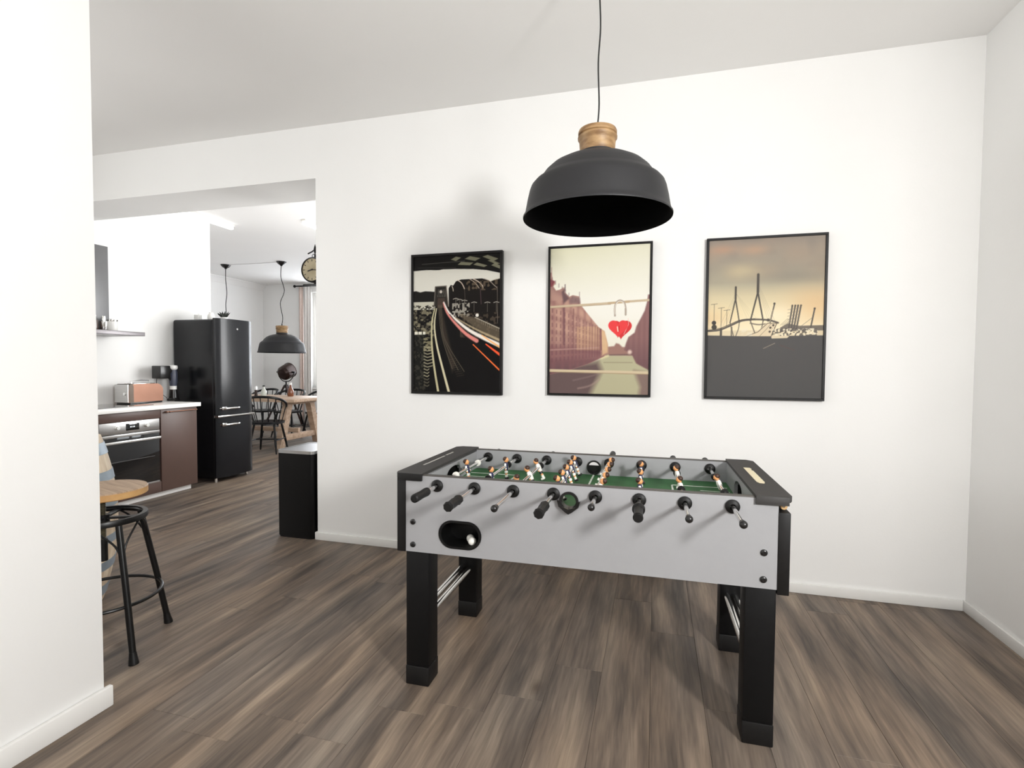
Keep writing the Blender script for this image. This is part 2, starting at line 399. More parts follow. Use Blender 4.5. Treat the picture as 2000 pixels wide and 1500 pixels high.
BH, BT = 0.058, 0.015
def base(name, x0, x1, y0, y1, h=BH):
    b = MB(); b.box(x0, x1, y0, y1, 0, h, 0.004, seg=2); return struct(name, b, M['trim'])
base('baseboard_back', XJ-BT, XR-BT, D-BT, D)
base('baseboard_passage', XJ-BT, XJ, D, D+0.44)
base('baseboard_right', XR-BT, XR, -2.0, D, BH)
b = MB(); b.box(XL, XL+0.02, -1.98, YL+0.02, 0, 0.078, 0.004); struct('baseboard_left', b, M['trim'])
base('baseboard_dining_left', XD, XD+BT, YN, YF, 0.09)
base('baseboard_dining_far', XD+BT, XJ, YF-BT, YF, 0.09)
b = MB(); b.plate([(XD, H), (XD+0.10, H), (XD+0.10, H-0.015), (XD+0.05, H-0.05), (XD+0.015, H-0.12), (XD, H-0.12)], [], YN, YF, 'xz'); struct('trim_1', b, M['ceil'])

def window(name, u0, u1, z0, z1, t0, t1, axes, inside):
    """frame with two sashes in a hole; axes xz: t along y"""
    b = MB(); fw = 0.055; um = (u0+u1)/2
    tm = t0*0.45+t1*0.55
    b.plate(rect(u0, u1, z0, z1), [rect(u0+fw, um-fw*0.6, z0+fw, z1-fw), rect(um+fw*0.6, u1-fw, z0+fw, z1-fw)], tm-0.03, tm+0.03, axes)
    o = struct(name, b, M['trim'], smooth=False)
    for a, c in ((u0+fw, um-fw*0.6), (um+fw*0.6, u1-fw)):
        g = MB(); g.plate(rect(a, c, z0+fw, z1-fw), [], tm-0.004, tm+0.004, axes); g.obj('pane', M['glass'], o, smooth=False)
        s = MB(); s.plate(rect(a, c, z0+fw, z1-fw), [rect(a+0.035, c-0.035, z0+fw+0.035, z1-fw-0.035)], tm-0.02, tm+0.02, axes); s.obj('sash', M['trim'], o, smooth=False)
    sl = MB()
    lo, hi = (u0-0.03, u1+0.03)
    if axes == 'xz': sl.box(lo, hi, min(inside, tm), max(inside, tm), z0-0.03, z0, 0.004)
    else: sl.box(min(inside, tm), max(inside, tm), lo, hi, z0-0.03, z0, 0.004)
    sl.obj('window_sill', M['trim'], o)
    return o
window('window_1', WX0, WX1, WZ0, WZ1, YF, YF+0.25, 'xz', YF-0.05)
window('window_2', -0.98, 0.38, 0.92, 2.58, XR, XR+0.2, 'yz', XR-0.03)
window('added_window_3', 4.60, 6.20, 0.9, 2.5, XJ, XJ+0.2, 'yz', XJ-0.03)  # unseen window, added for the kitchen light
window('added_window_4', -4.85, -3.57, WZ0, WZ1, YF, YF+0.25, 'xz', YF-0.05)  # unseen second dining window, added for its light
window('added_window_6', 0.1, 1.7, 0.95, 2.55, XK, XK-0.2, 'yz', XK+0.03)  # unseen window, added for the light spilling from the kitchen side

# ------------------------------------------------------------------ foosball table
TX, TY, TR = -0.2772, 1.8955, 0.0126
HL, TW, ZB, ZT, ZC, ZF, RZ = 0.6844, 0.70, 0.5485, 0.862, 0.868, 0.762, 0.823
ft = thing('foosball_table', 'silver-grey foosball table with black legs and eight chrome player rods', 'foosball table', (TX, TY, 0), TR)
us = [-0.5475+0.1553*i for i in range(8)]
def side_panel(v0, v1, front):
    b = MB(); holes = [circ(-0.024 if front else 0.0, 0.799, 0.030 if front else 0.030)]
    holes += [circ(u, RZ, 0.010, 12) for u in us]
    if front: holes.append(stadium(-0.532, -0.374, 0.585, 0.681))
    b.plate(rect(-HL, HL, ZB, ZT-0.003), holes, v0, v1, 'xz')
    p = b.obj('side_panel', M['silver'], ft, smooth=False)
    e = MB(); e.box(-0.62, 0.62, v0-0.001, v1+0.001, ZT-0.004, ZT, 0.001); e.obj('edge_band', M['edge'], p)
    return p
fp = side_panel(0.0, 0.022, True); bp_ = side_panel(TW-0.022, TW, False)
# ends
for s in (-1, 1):
    g0, g1 = 0.35-0.105, 0.35+0.105
    b = MB(); outer = [(0.022, ZB+0.02), (TW-0.022, ZB+0.02), (TW-0.022, ZT-0.006), (0.022, ZT-0.006)]
    gl = [(g0, ZF+0.002), (g1, ZF+0.002), (g1, ZF+0.045)]+[(0.35+0.085*math.cos(t), ZF+0.045+0.028*math.sin(t)) for t in [PI*k/10 for k in range(0, 11)]]+[(g0, ZF+0.045)]
    b.plate(outer, [gl], s*0.612, s*0.628, 'yz'); b.obj('inner_end_wall', M['silver'], ft, smooth=False)
    b = MB(); b.box(min(s*0.629, s*0.66), max(s*0.629, s*0.66), g0-0.02, g1+0.02, ZF-0.05, ZF+0.085, 0.003); b.obj('goal_box', M['pure'], ft)
    zt_ = 0.862 if s < 0 else 0.813
    b = MB(); b.box(min(s*HL, s*0.722), max(s*HL, s*0.722), -0.004, TW+0.004, ZB-0.016 if s > 0 else ZB-0.002, zt_, 0.003); b.obj('end_panel', M['black_lam'], ft)
    # cap board: chamfered corners and lip
    a, c, y0, y1, ch = s*0.612, s*0.727, -0.010, TW+0.010, 0.022
    b = MB(); b.plate([(a, y0), (c-s*ch*0.4, y0), (c, y0+ch), (c, y1-ch*1.2), (c-s*ch*1.2, y1), (a, y1)], [], 0.850, ZC, 'xy')
    cap = b.obj('end_cap', M['cap_black'], ft, smooth=False)
    b = MB(); b.box(min(a, s*0.715), max(a, s*0.715), -0.0105, 0.0, 0.838, ZC-0.002, 0.001); b.obj('cap_lip', M['black_lam'] if s < 0 else M['cap_black'], cap)
    if s > 0:
        b = MB(); b.cyl((0.705, 0.02, 0.829), (0.705, TW-0.02, 0.829), 0.003, seg=8); sr = b.obj('score_rod', M['chrome'], ft)
        for k in range(10):
            q = MB(); q.lathe([(0.004, -0.008), (0.011, -0.008), (0.012, 0), (0.011, 0.008), (0.004, 0.008)], 12, 0, Matrix.Translation((0.705, 0.028+0.0172*k + (0.2 if k > 4 else 0), 0.829)) @ Matrix.Rotation(PI/2, 4, 'X'))
            q.obj('score_bead', M['bead'] if k % 2 == 0 else M['white_pl'], sr)
        # cream plaque on the cap
        b = MB(); b.plate([(0.655, 0.50), (0.655, 0.215), (0.662, 0.195), (0.678, 0.192), (0.683, 0.215), (0.683, 0.43), (0.678, 0.452), (0.683, 0.475), (0.680, 0.50)], [], ZC, ZC+0.0012, 'xy'); b.obj('cap_plaque', M['plaque'], cap, smooth=False)
    else:
        b = MB(); b.box(-0.684, -0.676, 0.22, 0.40, ZC, ZC+0.0006)
        rr = random.Random(3)
        for k in range(7):
            yy = 0.165+k*0.0085; b.box(-0.684-0.004*rr.random(), -0.676, yy, yy+0.004, ZC, ZC+0.0006)
        for k in range(9):
            yy = 0.425+k*0.0105; b.box(-0.686, -0.678+0.004*rr.random(), yy, yy+0.005, ZC, ZC+0.0006)
        b.obj('cap_script', M['silverink'], cap, smooth=False)
# playfield
b = MB(); b.box(-0.628, 0.628, 0.022, TW-0.022, ZF-0.012, ZF); pf = b.obj('playfield', M['felt'], ft, smooth=False)
def fline(x0, x1, y0, y1):
    q = MB(); q.box(x0, x1, y0, y1, ZF, ZF+0.0008); q.obj('field_line', M['fieldline'], pf, smooth=False)
for s in (-1, 1):
    xe, xi = s*0.60, s*0.365
    fline(min(xe, xi), max(xe, xi), 0.14, 0.148); fline(min(xe, xi), max(xe, xi), 0.552, 0.560); fline(min(xi-0.004, xi+0.004), max(xi-0.004, xi+0.004), 0.148, 0.552)
    fline(min(xe, s*0.48), max(xe, s*0.48), 0.22, 0.227); fline(min(xe, s*0.48), max(xe, s*0.48), 0.473, 0.48)
fline(-0.004, 0.004, 0.03, TW-0.03)
q = MB(); q.plate(circ(0, 0.35, 0.10, 40), [circ(0, 0.35, 0.093, 40)], ZF, ZF+0.0008, 'xy'); q.obj('center_circle', M['fieldline'], pf, smooth=False)
b = MB(); b.box(-HL+0.002, HL-0.002, 0.024, TW-0.024, ZB+0.006, ZB+0.02); b.obj('bottom_board', M['black_lam'], ft, smooth=False)
# ball return tray behind the stadium opening (open to the front)
b = MB(); x0, x1, z0, z1 = -0.536, -0.370, 0.581, 0.685
b.plate(stadium(x0-0.006, x1+0.006, z0-0.004, z1+0.004), [stadium(x0+0.005, x1-0.005, z0+0.005, z1-0.005)], -0.003, 0.02, 'xz')
b.plate(stadium(x0, x1, z0, z1), [stadium(x0+0.005, x1-0.005, z0+0.005, z1-0.005)], 0.02, 0.095, 'xz')
b.plate(stadium(x0, x1, z0, z1), [], 0.095, 0.10, 'xz')
b.obj('ball_return', mat('matt_black_tray', S(10, 10, 10), 0.45, var=0.1, spec=0.25), ft)
# ball serving cup in front, round port at the back
b = MB()
ru, rz = -0.024, 0.799
b.plate(circ(ru, rz, 0.036), [circ(ru, rz, 0.0265)], -0.006, 0.0, 'xz')
b.plate(circ(ru, rz, 0.030), [circ(ru, rz, 0.026)], 0.0, 0.03, 'xz')
# pointed scoop lip under the hole
P = [(-0.043, 0.004), (-0.037, -0.018), (-0.013, -0.038), (0, -0.046), (0.013, -0.038), (0.037, -0.018), (0.043, 0.004), (0.036, 0.0), (0.024, -0.019), (0, -0.027), (-0.024, -0.019), (-0.036, 0.0)]
b.plate([(ru+a, rz+c) for a, c in P], [], -0.016, -0.002, 'xz')
b.obj('serving_cup', M['plastic'], ft)
b = MB(); b.plate(circ(0, 0.799, 0.035), [circ(0, 0.799, 0.027)], TW-0.028, TW-0.022, 'xz'); b.plate(circ(0, 0.799, 0.030), [circ(0, 0.799, 0.027)], TW-0.022, TW+0.004, 'xz')
b.plate([(0.028*math.cos(a), 0.799+0.028*math.sin(a)) for a in [PI*0.93+PI*1.14*k/14 for k in range(15)]], [], TW-0.006, TW+0.002, 'xz')
b.obj('serving_port', M['plastic'], ft)
for (u, z) in ((-0.653, 0.670), (-0.653, 0.578), (0.642, 0.672), (0.642, 0.580)):
    b = MB(); b.lathe([(0.0115, 0), (0.0115, 0.003), (0.008, 0.006), (0.0045, 0.0065), (0.0045, 0.004), (0, 0.004)], 20, 0, Matrix.Translation((u, 0, z)) @ Matrix.Rotation(PI/2, 4, 'X')); b.obj('bolt', M['plastic'], ft)
# legs
for s in (-1, 1):
    for fb in (0, 1):
        x0, x1 = sorted((s*0.586, s*0.684)); y0, y1 = (0.0, 0.098) if fb == 0 else (TW-0.098, TW)
        b = MB(); b.box(x0, x1, y0+0.001, y1-0.001, 0.078, ZB-0.001 + 0.006, 0.004); lg = b.obj('leg', M['leg_black'], ft)
        b = MB(); b.box(x0-0.0015, x1+0.0015, y0-0.0015, y1+0.0015, 0.0, 0.0785, 0.005); b.obj('foot_cuff', M['black_lam'], lg)
    for k, (du, dz) in enumerate(((0.016, 0.256), (-0.022, 0.262))):
        b = MB(); b.cyl((s*0.636+du, 0.10, dz), (s*0.636+du, TW-0.10, dz), 0.014, seg=20); b.obj('crossbar', M['chrome'], ft)

def figure_mesh(team):
    # local frame: rod axis along Y through origin, faces +X
    top, sleeve, shorts, socks = (3, 4, 4, 4) if team == 'A' else (4, 4, 5, 4)
    mats = [M['skin'], M['hair'], M['skin'], M['navy'], M['fwhite'], M['fblack']]
    b = MB()
    b.sphere((0.002, 0, 0.031), 0.0115, (1, 0.95, 1.1), 14, 10, 0)
    b.sphere((-0.002, 0, 0.035), 0.0118, (1, 1.02, 0.95), 14, 8, 1)
    b.sphere((0.013, 0, 0.030), 0.0022, mi=0, seg=6, rings=4)
    b.cyl((0, 0, 0.016), (0, 0, 0.024), 0.005, seg=8, mi=0)
    b.lathe([(0.006, 0.020), (0.0125, 0.016), (0.0145, 0.005), (0.0135, -0.012), (0.011, -0.020)], 14, top, Matrix.Diagonal((0.72, 1.05, 1, 1)), True, True)
    for s in (-1, 1):
        b.tube([(0, s*0.012, 0.015), (0.001, s*0.0175, 0.004), (0.003, s*0.0165, -0.010)], 0.005, 8, sleeve)
        b.sphere((0.003, s*0.0165, -0.013), 0.0042, mi=0, seg=8, rings=6)
        b.tube([(0, s*0.0052, -0.018), (0, s*0.0058, -0.031)], 0.0068, 8, shorts)
        b.tube([(0, s*0.0055, -0.030), (0.0, s*0.0052, -0.040)], 0.0048, 8, 0)
        b.tube([(0, s*0.0052, -0.038), (0, s*0.005, -0.052)], 0.0052, 8, socks)
    b.box(-0.006, 0.012, -0.0105, 0.0105, -0.059, -0.050, 0.002, mi=5 if team == 'A' else 4)
    return b.mesh('figure', mats, angle=50)
FM = {t: figure_mesh(t) for t in 'AB'}
def grip_mesh(kind):
    b = MB(); mt = Matrix.Rotation(PI/2, 4, 'X')
    if kind == 0: prof = [(0.010, 0), (0.0155, 0.004), (0.0165, 0.015), (0.0145, 0.05), (0.0160, 0.10), (0.0155, 0.113), (0.011, 0.118)]; seg = 20
    elif kind == 1: prof = [(0.010, 0), (0.0165, 0.005), (0.0180, 0.02), (0.0150, 0.035), (0.0165, 0.06), (0.0150, 0.09), (0.0185, 0.11), (0.014, 0.118)]; seg = 8
    else: prof = [(0.010, 0), (0.0215, 0.004), (0.0215, 0.016), (0.0155, 0.022), (0.0150, 0.10), (0.0165, 0.112), (0.013, 0.118)]; seg = 20
    b.lathe(prof, seg, 0, mt, True, True); return b.mesh('grip', M['rubber'], angle=30)
GM = [grip_mesh(k) for k in range(3)]
def bush_mesh():
    b = MB(); b.lathe([(0.0095, 0), (0.0235, 0), (0.0245, 0.004), (0.0235, 0.008), (0.017, 0.013), (0.0105, 0.014), (0.0095, 0.010)], 24, 0, Matrix.Rotation(PI/2, 4, 'X')); return b.mesh('rod_bushing', M['rubber'])
BM_ = bush_mesh()
def bumper_mesh():
    b = MB(); b.lathe([(0.008, 0), (0.0145, 0), (0.0155, 0.003), (0.0155, 0.011), (0.0145, 0.014), (0.008, 0.014)], 20, 0, Matrix.Rotation(PI/2, 4, 'X')); return b.mesh('bumper', M['rubber'])
BPM = bumper_mesh()
def wbumper_mesh():
    b = MB(); b.lathe([(0.008, 0), (0.0145, 0), (0.0155, 0.003), (0.0155, 0.011), (0.0145, 0.014), (0.008, 0.014)], 20, 0, Matrix.Rotation(PI/2, 4, 'X')); return b.mesh('bumper', M['white_pl'])
WBM = wbumper_mesh()
def endcap_mesh():
    b = MB(); b.sphere((0, 0, 0), 0.0125, seg=16, rings=10); b.cyl((0, 0.005, 0), (0, 0.022, 0), 0.0095, seg=14); return b.mesh('rod_end_cap', M['plastic'])
ECM = endcap_mesh()
def inst(name, me, par, loc, rot=(0, 0, 0)):
    o = bpy.data.objects.new(name, me); COL.objects.link(o); o.parent = par; o.location = loc; o.rotation_euler = rot; return o
# team, number of figures, reach in front, swing angle, centre shift, grip kind
rods = [('A', 1, 0.215, 0.20, 0.00, 0), ('A', 2, 0.285, 0.05, -0.02, 1), ('B', 3, 0.255, 0.45, -0.10, 0), ('A', 5, 0.280, 0.35, 0.03, 1),
        ('B', 5, 0.150, -0.55, 0.05, 0), ('A', 3, 0.235, 0.10, 0.00, 2), ('B', 2, 0.200, 0.15, 0.02, 0), ('B', 1, 0.215, 0.35, -0.02, 0)]
for i, (team, n, reach, ang, sh, gk) in enumerate(rods):
    u = us[i]
    b = MB(); y0 = -reach; y1 = TW + (0.42-reach)
    front_grip = (team == 'A')
    if front_grip: y1 = TW + 0.14 + (0.25-reach)
    else: y0 = -reach
    b.cyl((0, y0+0.01, 0), (0, y1-0.01, 0), 0.0078, seg=16)
    rod = b.obj('rod', M['chrome'], ft); rod.location = (u, 0, RZ)
    if front_grip:
        inst('grip', GM[gk], rod, (0, y0+0.118, 0), (0, 0.3*i, 0)); inst('rod_end_cap', ECM, rod, (0, y1, 0), (0, 0, PI))
    else:
        inst('rod_end_cap', ECM, rod, (0, y0, 0)); inst('grip', GM[0], rod, (0, y1-0.118, 0), (0, 0, PI))
    inst('rod_bushing', BM_, ft, (u, 0, RZ)); inst('rod_bushing', BM_, ft, (u, TW-0.022, RZ))
    sp = {1: [0], 2: [-0.12, 0.12], 3: [-0.185, 0, 0.185], 5: [-0.24, -0.12, 0, 0.12, 0.24]}[n]
    ys = [0.35+sh*0.6+p for p in sp]
    for y in ys:
        s = 1 if team == 'A' else -1
        inst('figure', FM[team], rod, (0, y, 0), (0, (-ang if s > 0 else ang), 0 if s > 0 else PI))
    ends = (min(ys)-0.035, max(ys)+0.05)
    bm1 = WBM if i == 0 else BPM
    if n == 1: ends = (0.35+sh*0.6-0.14, 0.35+sh*0.6+0.16)
    inst('bumper', bm1, rod, (0, max(0.042, ends[0]), 0)); inst('bumper', bm1, rod, (0, min(TW-0.045, ends[1]), 0))
# the two balls lying in the ball return
def table_pt(u, v, z):
    c, s = math.cos(TR), math.sin(TR); return (TX+c*u-s*v, TY+s*u+c*v, z)
for (u, v, lab) in ((-0.412, 0.030, 'white foosball at the front of the ball return opening'), (-0.430, 0.062, 'off-white foosball behind another ball in the return opening')):
    b = MB(); b.sphere((0, 0, 0), 0.0165, seg=20, rings=12); o = b.obj('foosball', M['white_pl']); o.location = table_pt(u, v, 0.586+0.0168); tag(o, lab, 'ball', 'balls in the ball return')

# ------------------------------------------------------------------ pendant lamp
def catm(p0, p1, p2, p3, t):
    return 0.5*((2*p1)+(-p0+p2)*t+(2*p0-5*p1+4*p2-p3)*t*t+(-p0+3*p1-3*p2+p3)*t**3)
def smooth_path(pts, n=6):
    pts = [Vector(p) for p in pts]; q = [pts[0]]+pts+[pts[-1]]; out = []
    for i in range(1, len(q)-2):
        for k in range(n): out.append(catm(q[i-1], q[i], q[i+1], q[i+2], k/n))
    out.append(pts[-1]); return out
def pendant(label, x, y, zr, sc, group, wig=0.0, full=True):
    t = thing('pendant_lamp', label, 'pendant lamp', (x, y, zr), 0, group)
    P = [(0.302, 0.0), (0.303, 0.006), (0.297, 0.012), (0.292, 0.03), (0.285, 0.07), (0.276, 0.110), (0.270, 0.126), (0.258, 0.140), (0.240, 0.152), (0.231, 0.162), (0.215, 0.184), (0.190, 0.207), (0.155, 0.226), (0.115, 0.239), (0.078, 0.246), (0.0735, 0.252), (0.0735, 0.266), (0.060, 0.268)]
    P = [(a*sc, b_*sc) for a, b_ in P]
    b = MB(); b.lathe(P, 64); sh = b.obj('lamp_shade', M['shade'], t, angle=60)
    I = [(max(a-0.004, 0), max(z-0.004, 0.0)) for a, z in P[:-1]]; I[0] = (P[0][0]-0.0005, 0.0); I[-1] = (0.0, I[-1][1])
    b = MB(); b.lathe(I, 64); b.obj('shade_lining', M['pure'], sh, angle=60)
    W = [(0.068, 0.262), (0.0705, 0.264), (0.0720, 0.290), (0.0745, 0.318), (0.0795, 0.322), (0.0800, 0.329), (0.0735, 0.332), (0.0735, 0.336), (0.0785, 0.339), (0.0785, 0.350), (0.0750, 0.358), (0.050, 0.361), (0.0, 0.361)]
    b = MB(); b.lathe([(a*sc, z*sc) for a, z in W], 40); b.obj('wooden_neck', M['lampwood'], t, angle=50)
    b = MB(); b.lathe([(0.010, 0.361*sc), (0.009, 0.378*sc), (0.005, 0.388*sc)], 12); b.tube([(-0.009, 0, 0.361*sc), (-0.009, 0, 0.375*sc+0.004), (-0.004, 0, 0.39*sc)], 0.0018, 6); b.obj('cord_grip', M['cord'], t)
    b = MB(); z0 = 0.380*sc; z1 = H-zr-0.03
    pts = [(0, 0, z0), (0.004+wig*0.2, 0, z0+(z1-z0)*0.12), (0.002-wig*0.6, 0, z0+(z1-z0)*0.35), (0.003+wig, 0, z0+(z1-z0)*0.55), (0.002-wig*0.3, 0, z0+(z1-z0)*0.78), (0.0, 0, z1)]
    b.tube(smooth_path(pts), 0.0032 if sc < 1.1 else 0.006, 8); b.obj('cord', M['cord'], t)
    b = MB(); b.lathe([(0.004, z1-0.036*sc), (0.012*sc, z1-0.034*sc), (0.020*sc, z1-0.022*sc), (0.042*sc, z1-0.010*sc), (0.058*sc, z1+0.010), (0.064*sc, z1+0.0285), (0.064*sc, z1+0.0295), (0, z1+0.0295)], 28); b.obj('ceiling_canopy', M['plastic'], t)
    b = MB(); b.cyl((0, 0, 0.13*sc), (0, 0, 0.25*sc), 0.022, seg=16); b.obj('lamp_holder', M['plastic'], t)
    return t
pendant('large charcoal dome pendant lamp with wooden neck hanging over the foosball table', -0.243, 2.17, 1.905, 1.0, 'charcoal dome pendants', 0.004)
pendant('charcoal dome pendant hanging over the dining table, seen right of the fridge', -6.10, 7.45, 1.492, 1.27, 'charcoal dome pendants', 0.05)
pendant('charcoal dome pendant whose shade hides behind the black fridge', -7.25, 7.45, 1.492, 1.27, 'charcoal dome pendants', 0.015)
b = MB(); b.tube([(-7.17, 7.45, H-0.004), (-6.6, 7.46, H-0.006), (-6.18, 7.45, H-0.004)], 0.004, 6)
tag(b.obj('ceiling_cable', mat('white_cable', S(214, 212, 212), 0.6, var=0.02)), 'thin pale cable running along the ceiling between the two dining pendants', 'cable')

# ------------------------------------------------------------------ wall pictures: prints painted as vertex colours
def lin(a):
    a = np.clip(a, 0, 255)/255.0
    return np.where(a <= 0.04045, a/12.92, ((a+0.055)/1.055)**2.4)
class Art:
    def __init__(s, nx, ny, seed=1):
        s.nx, s.ny = nx, ny
        s.u, s.v = np.meshgrid(np.linspace(0, 1, nx+1), np.linspace(0, 1, ny+1))   # v downwards
        s.c = np.zeros(s.u.shape+(3,)); s.asp = 1.46; s.px = 1.0/nx; s.rs = np.random.RandomState(seed)
    def fill(s, m, col):
        m = np.clip(m, 0, 1)[..., None]; s.c = s.c*(1-m)+np.array(col, float)*m
    def poly(s, pts, col, soft=0.004, amt=1.0):
        # even-odd inside test with soft edge
        ins = np.zeros(s.u.shape, bool); d = np.full(s.u.shape, 9.0); n = len(pts)
        for i in range(n):
            x0, y0 = pts[i]; x1, y1 = pts[(i+1) % n]
            if y0 != y1:
                c = ((y0 > s.v) != (y1 > s.v)) & (s.u < (x1-x0)*(s.v-y0)/(y1-y0)+x0); ins ^= c
            d = np.minimum(d, s.seg(x0, y0, x1, y1)[0])
        sd = np.where(ins, d, -d); m = np.clip(sd/soft+0.5, 0, 1)*amt
        s.fill(m, col); return m
    def seg(s, x0, y0, x1, y1):
        a = s.asp; dx, dy = x1-x0, (y1-y0)*a; L = dx*dx+dy*dy+1e-12
        t = np.clip(((s.u-x0)*dx+(s.v-y0)*a*dy)/L, 0, 1)
        return np.hypot(s.u-x0-t*dx, (s.v-y0)*a-t*dy), t
    def line(s, pts, w, col, amt=1.0, w1=None, soft=0.004):
        best = np.full(s.u.shape, 9.0); n = len(pts)-1
        for i in range(n):
            d, t = s.seg(*pts[i], *pts[i+1]); tt = (i+t)/n
            ww = w if w1 is None else w+(w1-w)*tt
            best = np.minimum(best, d-ww/2)
        s.fill(np.clip(0.5-best/soft, 0, 1)*amt, col)
    def curve(s, pts, *a, **k):
        q = smooth_path([(p[0], p[1], 0) for p in pts], 6); s.line([(p.x, p.y) for p in q], *a, **k)
    def noise(s, fx, fy, seed=0):
        rs = np.random.RandomState(seed); g = rs.rand(int(fy)+3, int(fx)+3)
        x = s.u*fx; y = s.v*fy; xi = x.astype(int); yi = y.astype(int); fx_ = x-xi; fy_ = y-yi
        fx_ = fx_*fx_*(3-2*fx_); fy_ = fy_*fy_*(3-2*fy_)
        return (g[yi, xi]*(1-fx_)+g[yi, xi+1]*fx_)*(1-fy_)+(g[yi+1, xi]*(1-fx_)+g[yi+1, xi+1]*fx_)*fy_
    def disc(s, x, y, r, col, amt=1, soft=0.004, ry=None):
        d = np.hypot(s.u-x, (s.v-y)*s.asp*(r/ry if ry else 1))
        s.fill(np.clip((r-d)/soft+0.5, 0, 1)*amt, col)
    def ramp(s, stops):
        vs = [a for a, _ in stops]
        for k in range(3): s.c[..., k] = np.interp(s.v, vs, [c[k] for _, c in stops])
def art_bridge():
    A = Art(230, 336); c = A.c; c[:] = (17, 15, 15)
    A.fill(((A.v > 0.09) & (A.v < 0.36))*1.0, (222, 219, 208))
    n = A.noise(60, 90, 3)
    # steel arch roof along the top
    A.poly([(-.1, -.1), (1.1, -.1), (1.1, .155), (1, .142), (.85, .118), (.7, .106), (.5, .100), (.35, .098), (.3, .103), (.15, .098), (-.1, .106)], (20, 18, 17))
    for p in ([(.52, .07), (.56, .05), (.70, .06), (.66, .078)], [(.70, .075), (.74, .06), (.86, .085), (.82, .095)], [(.80, .02), (.86, .01), (.98, .04), (.93, .055)], [(.60, .03), (.66, .012), (.78, .03), (.72, .048)], [(.90, .085), (.94, .07), (1.02, .095), (1.02, .118)], [(.86, .05), (.9, .045), (1.0, .075), (.96, .08)], [(.44, .03), (.50, .01), (.56, .02), (.5, .042)]):
        A.poly(p, (150, 148, 122), amt=0.85)
    A.line([(.1, .055), (.6, .045)], .006, (80, 78, 74)); A.line([(.05, .08), (.5, .09)], .005, (60, 58, 56))
    # skyline and river bank on the left
    A.poly([(-.1, .262), (.03, .252), (.08, .262), (.14, .255), (.2, .258), (.26, .262), (.26, .335), (-.1, .335)], (26, 24, 22), soft=.01)
    A.fill(((A.v > .335) & (A.v < .39) & (A.u < .26))*1.0, (196, 192, 176))
    m = ((A.v > .36) & (A.v < .60) & (A.u < .25)); A.fill(m*(n > .45)*0.9, (34, 31, 28)); A.fill(m*(n > .62)*.5, (120, 112, 92))
    m = ((A.v >= .39) & (A.v < .62) & (A.u < .235)); A.fill(m*(A.noise(30, 60, 8) < .42)*.7, (158, 150, 122))
    for k in range(4): A.line([(.01+.07*k, .375+.012*(k % 2)), (.045+.07*k, .367+.012*(k % 2)), (.075+.07*k, .377+.012*(k % 2))], .006, (40, 38, 36))
    A.fill(((A.u < .14) & (A.v > .555) & (A.v < .575))*((A.u*100).astype(int) % 5 != 0)*1.0, (226, 222, 205))
    m = ((A.v > .575) & (A.u < .14)); A.fill(m*1.0, (26, 25, 23)); A.fill(m*(n > .6)*.5, (80, 78, 66))
    m = ((A.v > .60) & (A.u > .12) & (A.u < .22) & (A.v < .70)); A.fill(m*(n > .5)*.8, (150, 142, 112))
    for k in range(13):
        v0 = .665+k*.024; wdt = .10 if k < 7 else .06
        A.line([(.125, v0), (.165, v0+.010), (.125+wdt, v0)], .010, (176, 168, 138) if k < 10 else (110, 104, 86), amt=.9)
    # portal
    A.poly([(.26, .225), (.39, .222), (.415, .37), (.245, .37)], (46, 42, 38)); A.poly([(.285, .245), (.375, .243), (.385, .30), (.28, .30)], (110, 104, 94), amt=.7)
    for k in range(5): A.line([(.275+.02*k, .225), (.295+.02*k, .30)], .006, (30, 28, 26)); A.line([(.295+.02*k, .225), (.275+.02*k, .30)], .006, (30, 28, 26))
    A.line([(.26, .225), (.39, .222)], .012, (88, 82, 74)); A.line([(.26, .225), (.245, .37)], .012, (96, 90, 82)); A.line([(.39, .222), (.415, .37)], .010, (150, 140, 128))
    A.disc(.325, .262, .016, (200, 192, 180)); A.poly([(.29, .31), (.37, .31), (.38, .38), (.28, .38)], (70, 58, 50))
    # arches on the right
    A.poly([(.42, .40), (.415, .24), (.44, .215), (.47, .22), (.50, .19), (.56, .178), (.80, .176), (.86, .19), (.90, .20), (.95, .185), (1.1, .172), (1.1, .62), (.8, .56), (.6, .47)], (24, 20, 18))
    A.curve([(.52, .182), (.56, .20), (.585, .225), (.60, .248)], .009, (214, 196, 178)); A.curve([(.66, .178), (.70, .195), (.74, .22), (.765, .245)], .007, (190, 172, 156)); A.curve([(.70, .178), (.75, .195), (.80, .225), (.81, .245)], .009, (214, 196, 178))
    A.curve([(.82, .178), (.88, .195), (.93, .225), (.965, .245)], .007, (170, 156, 142)); A.curve([(.455, .225), (.465, .24), (.47, .26)], .008, (200, 188, 170)); A.line([(.90, .195), (1.0, .18)], .006, (190, 180, 160))
    m = ((A.v > .19) & (A.v < .26) & (A.u > .62) & (A.u < .97)); A.fill(m*(A.noise(46, 70, 11) > .58)*.6, (128, 110, 88))
    A.line([(.60, .248), (.61, .36)], .005, (80, 72, 64)); A.line([(.78, .25), (.79, .36)], .006, (90, 70, 74)); A.line([(.97, .25), (.975, .50)], .004, (130, 120, 110))
    # station area
    m = ((A.v > .35) & (A.v < .45) & (A.u > .46) & (A.u < .66)); A.fill(m*(A.noise(60, 90, 5) > .5)*.75, (196, 190, 176))
    for (x, y) in ((.50, .315), (.545, .323), (.60, .33), (.71, .345), (.86, .348), (.96, .348)): A.line([(x-.03, y+.004), (x, y-.002), (x+.03, y+.004)], .006, (186, 180, 168)); A.line([(x, y), (x, y+.07)], .004, (120, 114, 104))
    m = ((A.v > .42) & (A.v < .60) & (A.u > .55)); A.fill(m*(A.noise(50, 70, 15) > .62)*.45, (120, 104, 84))
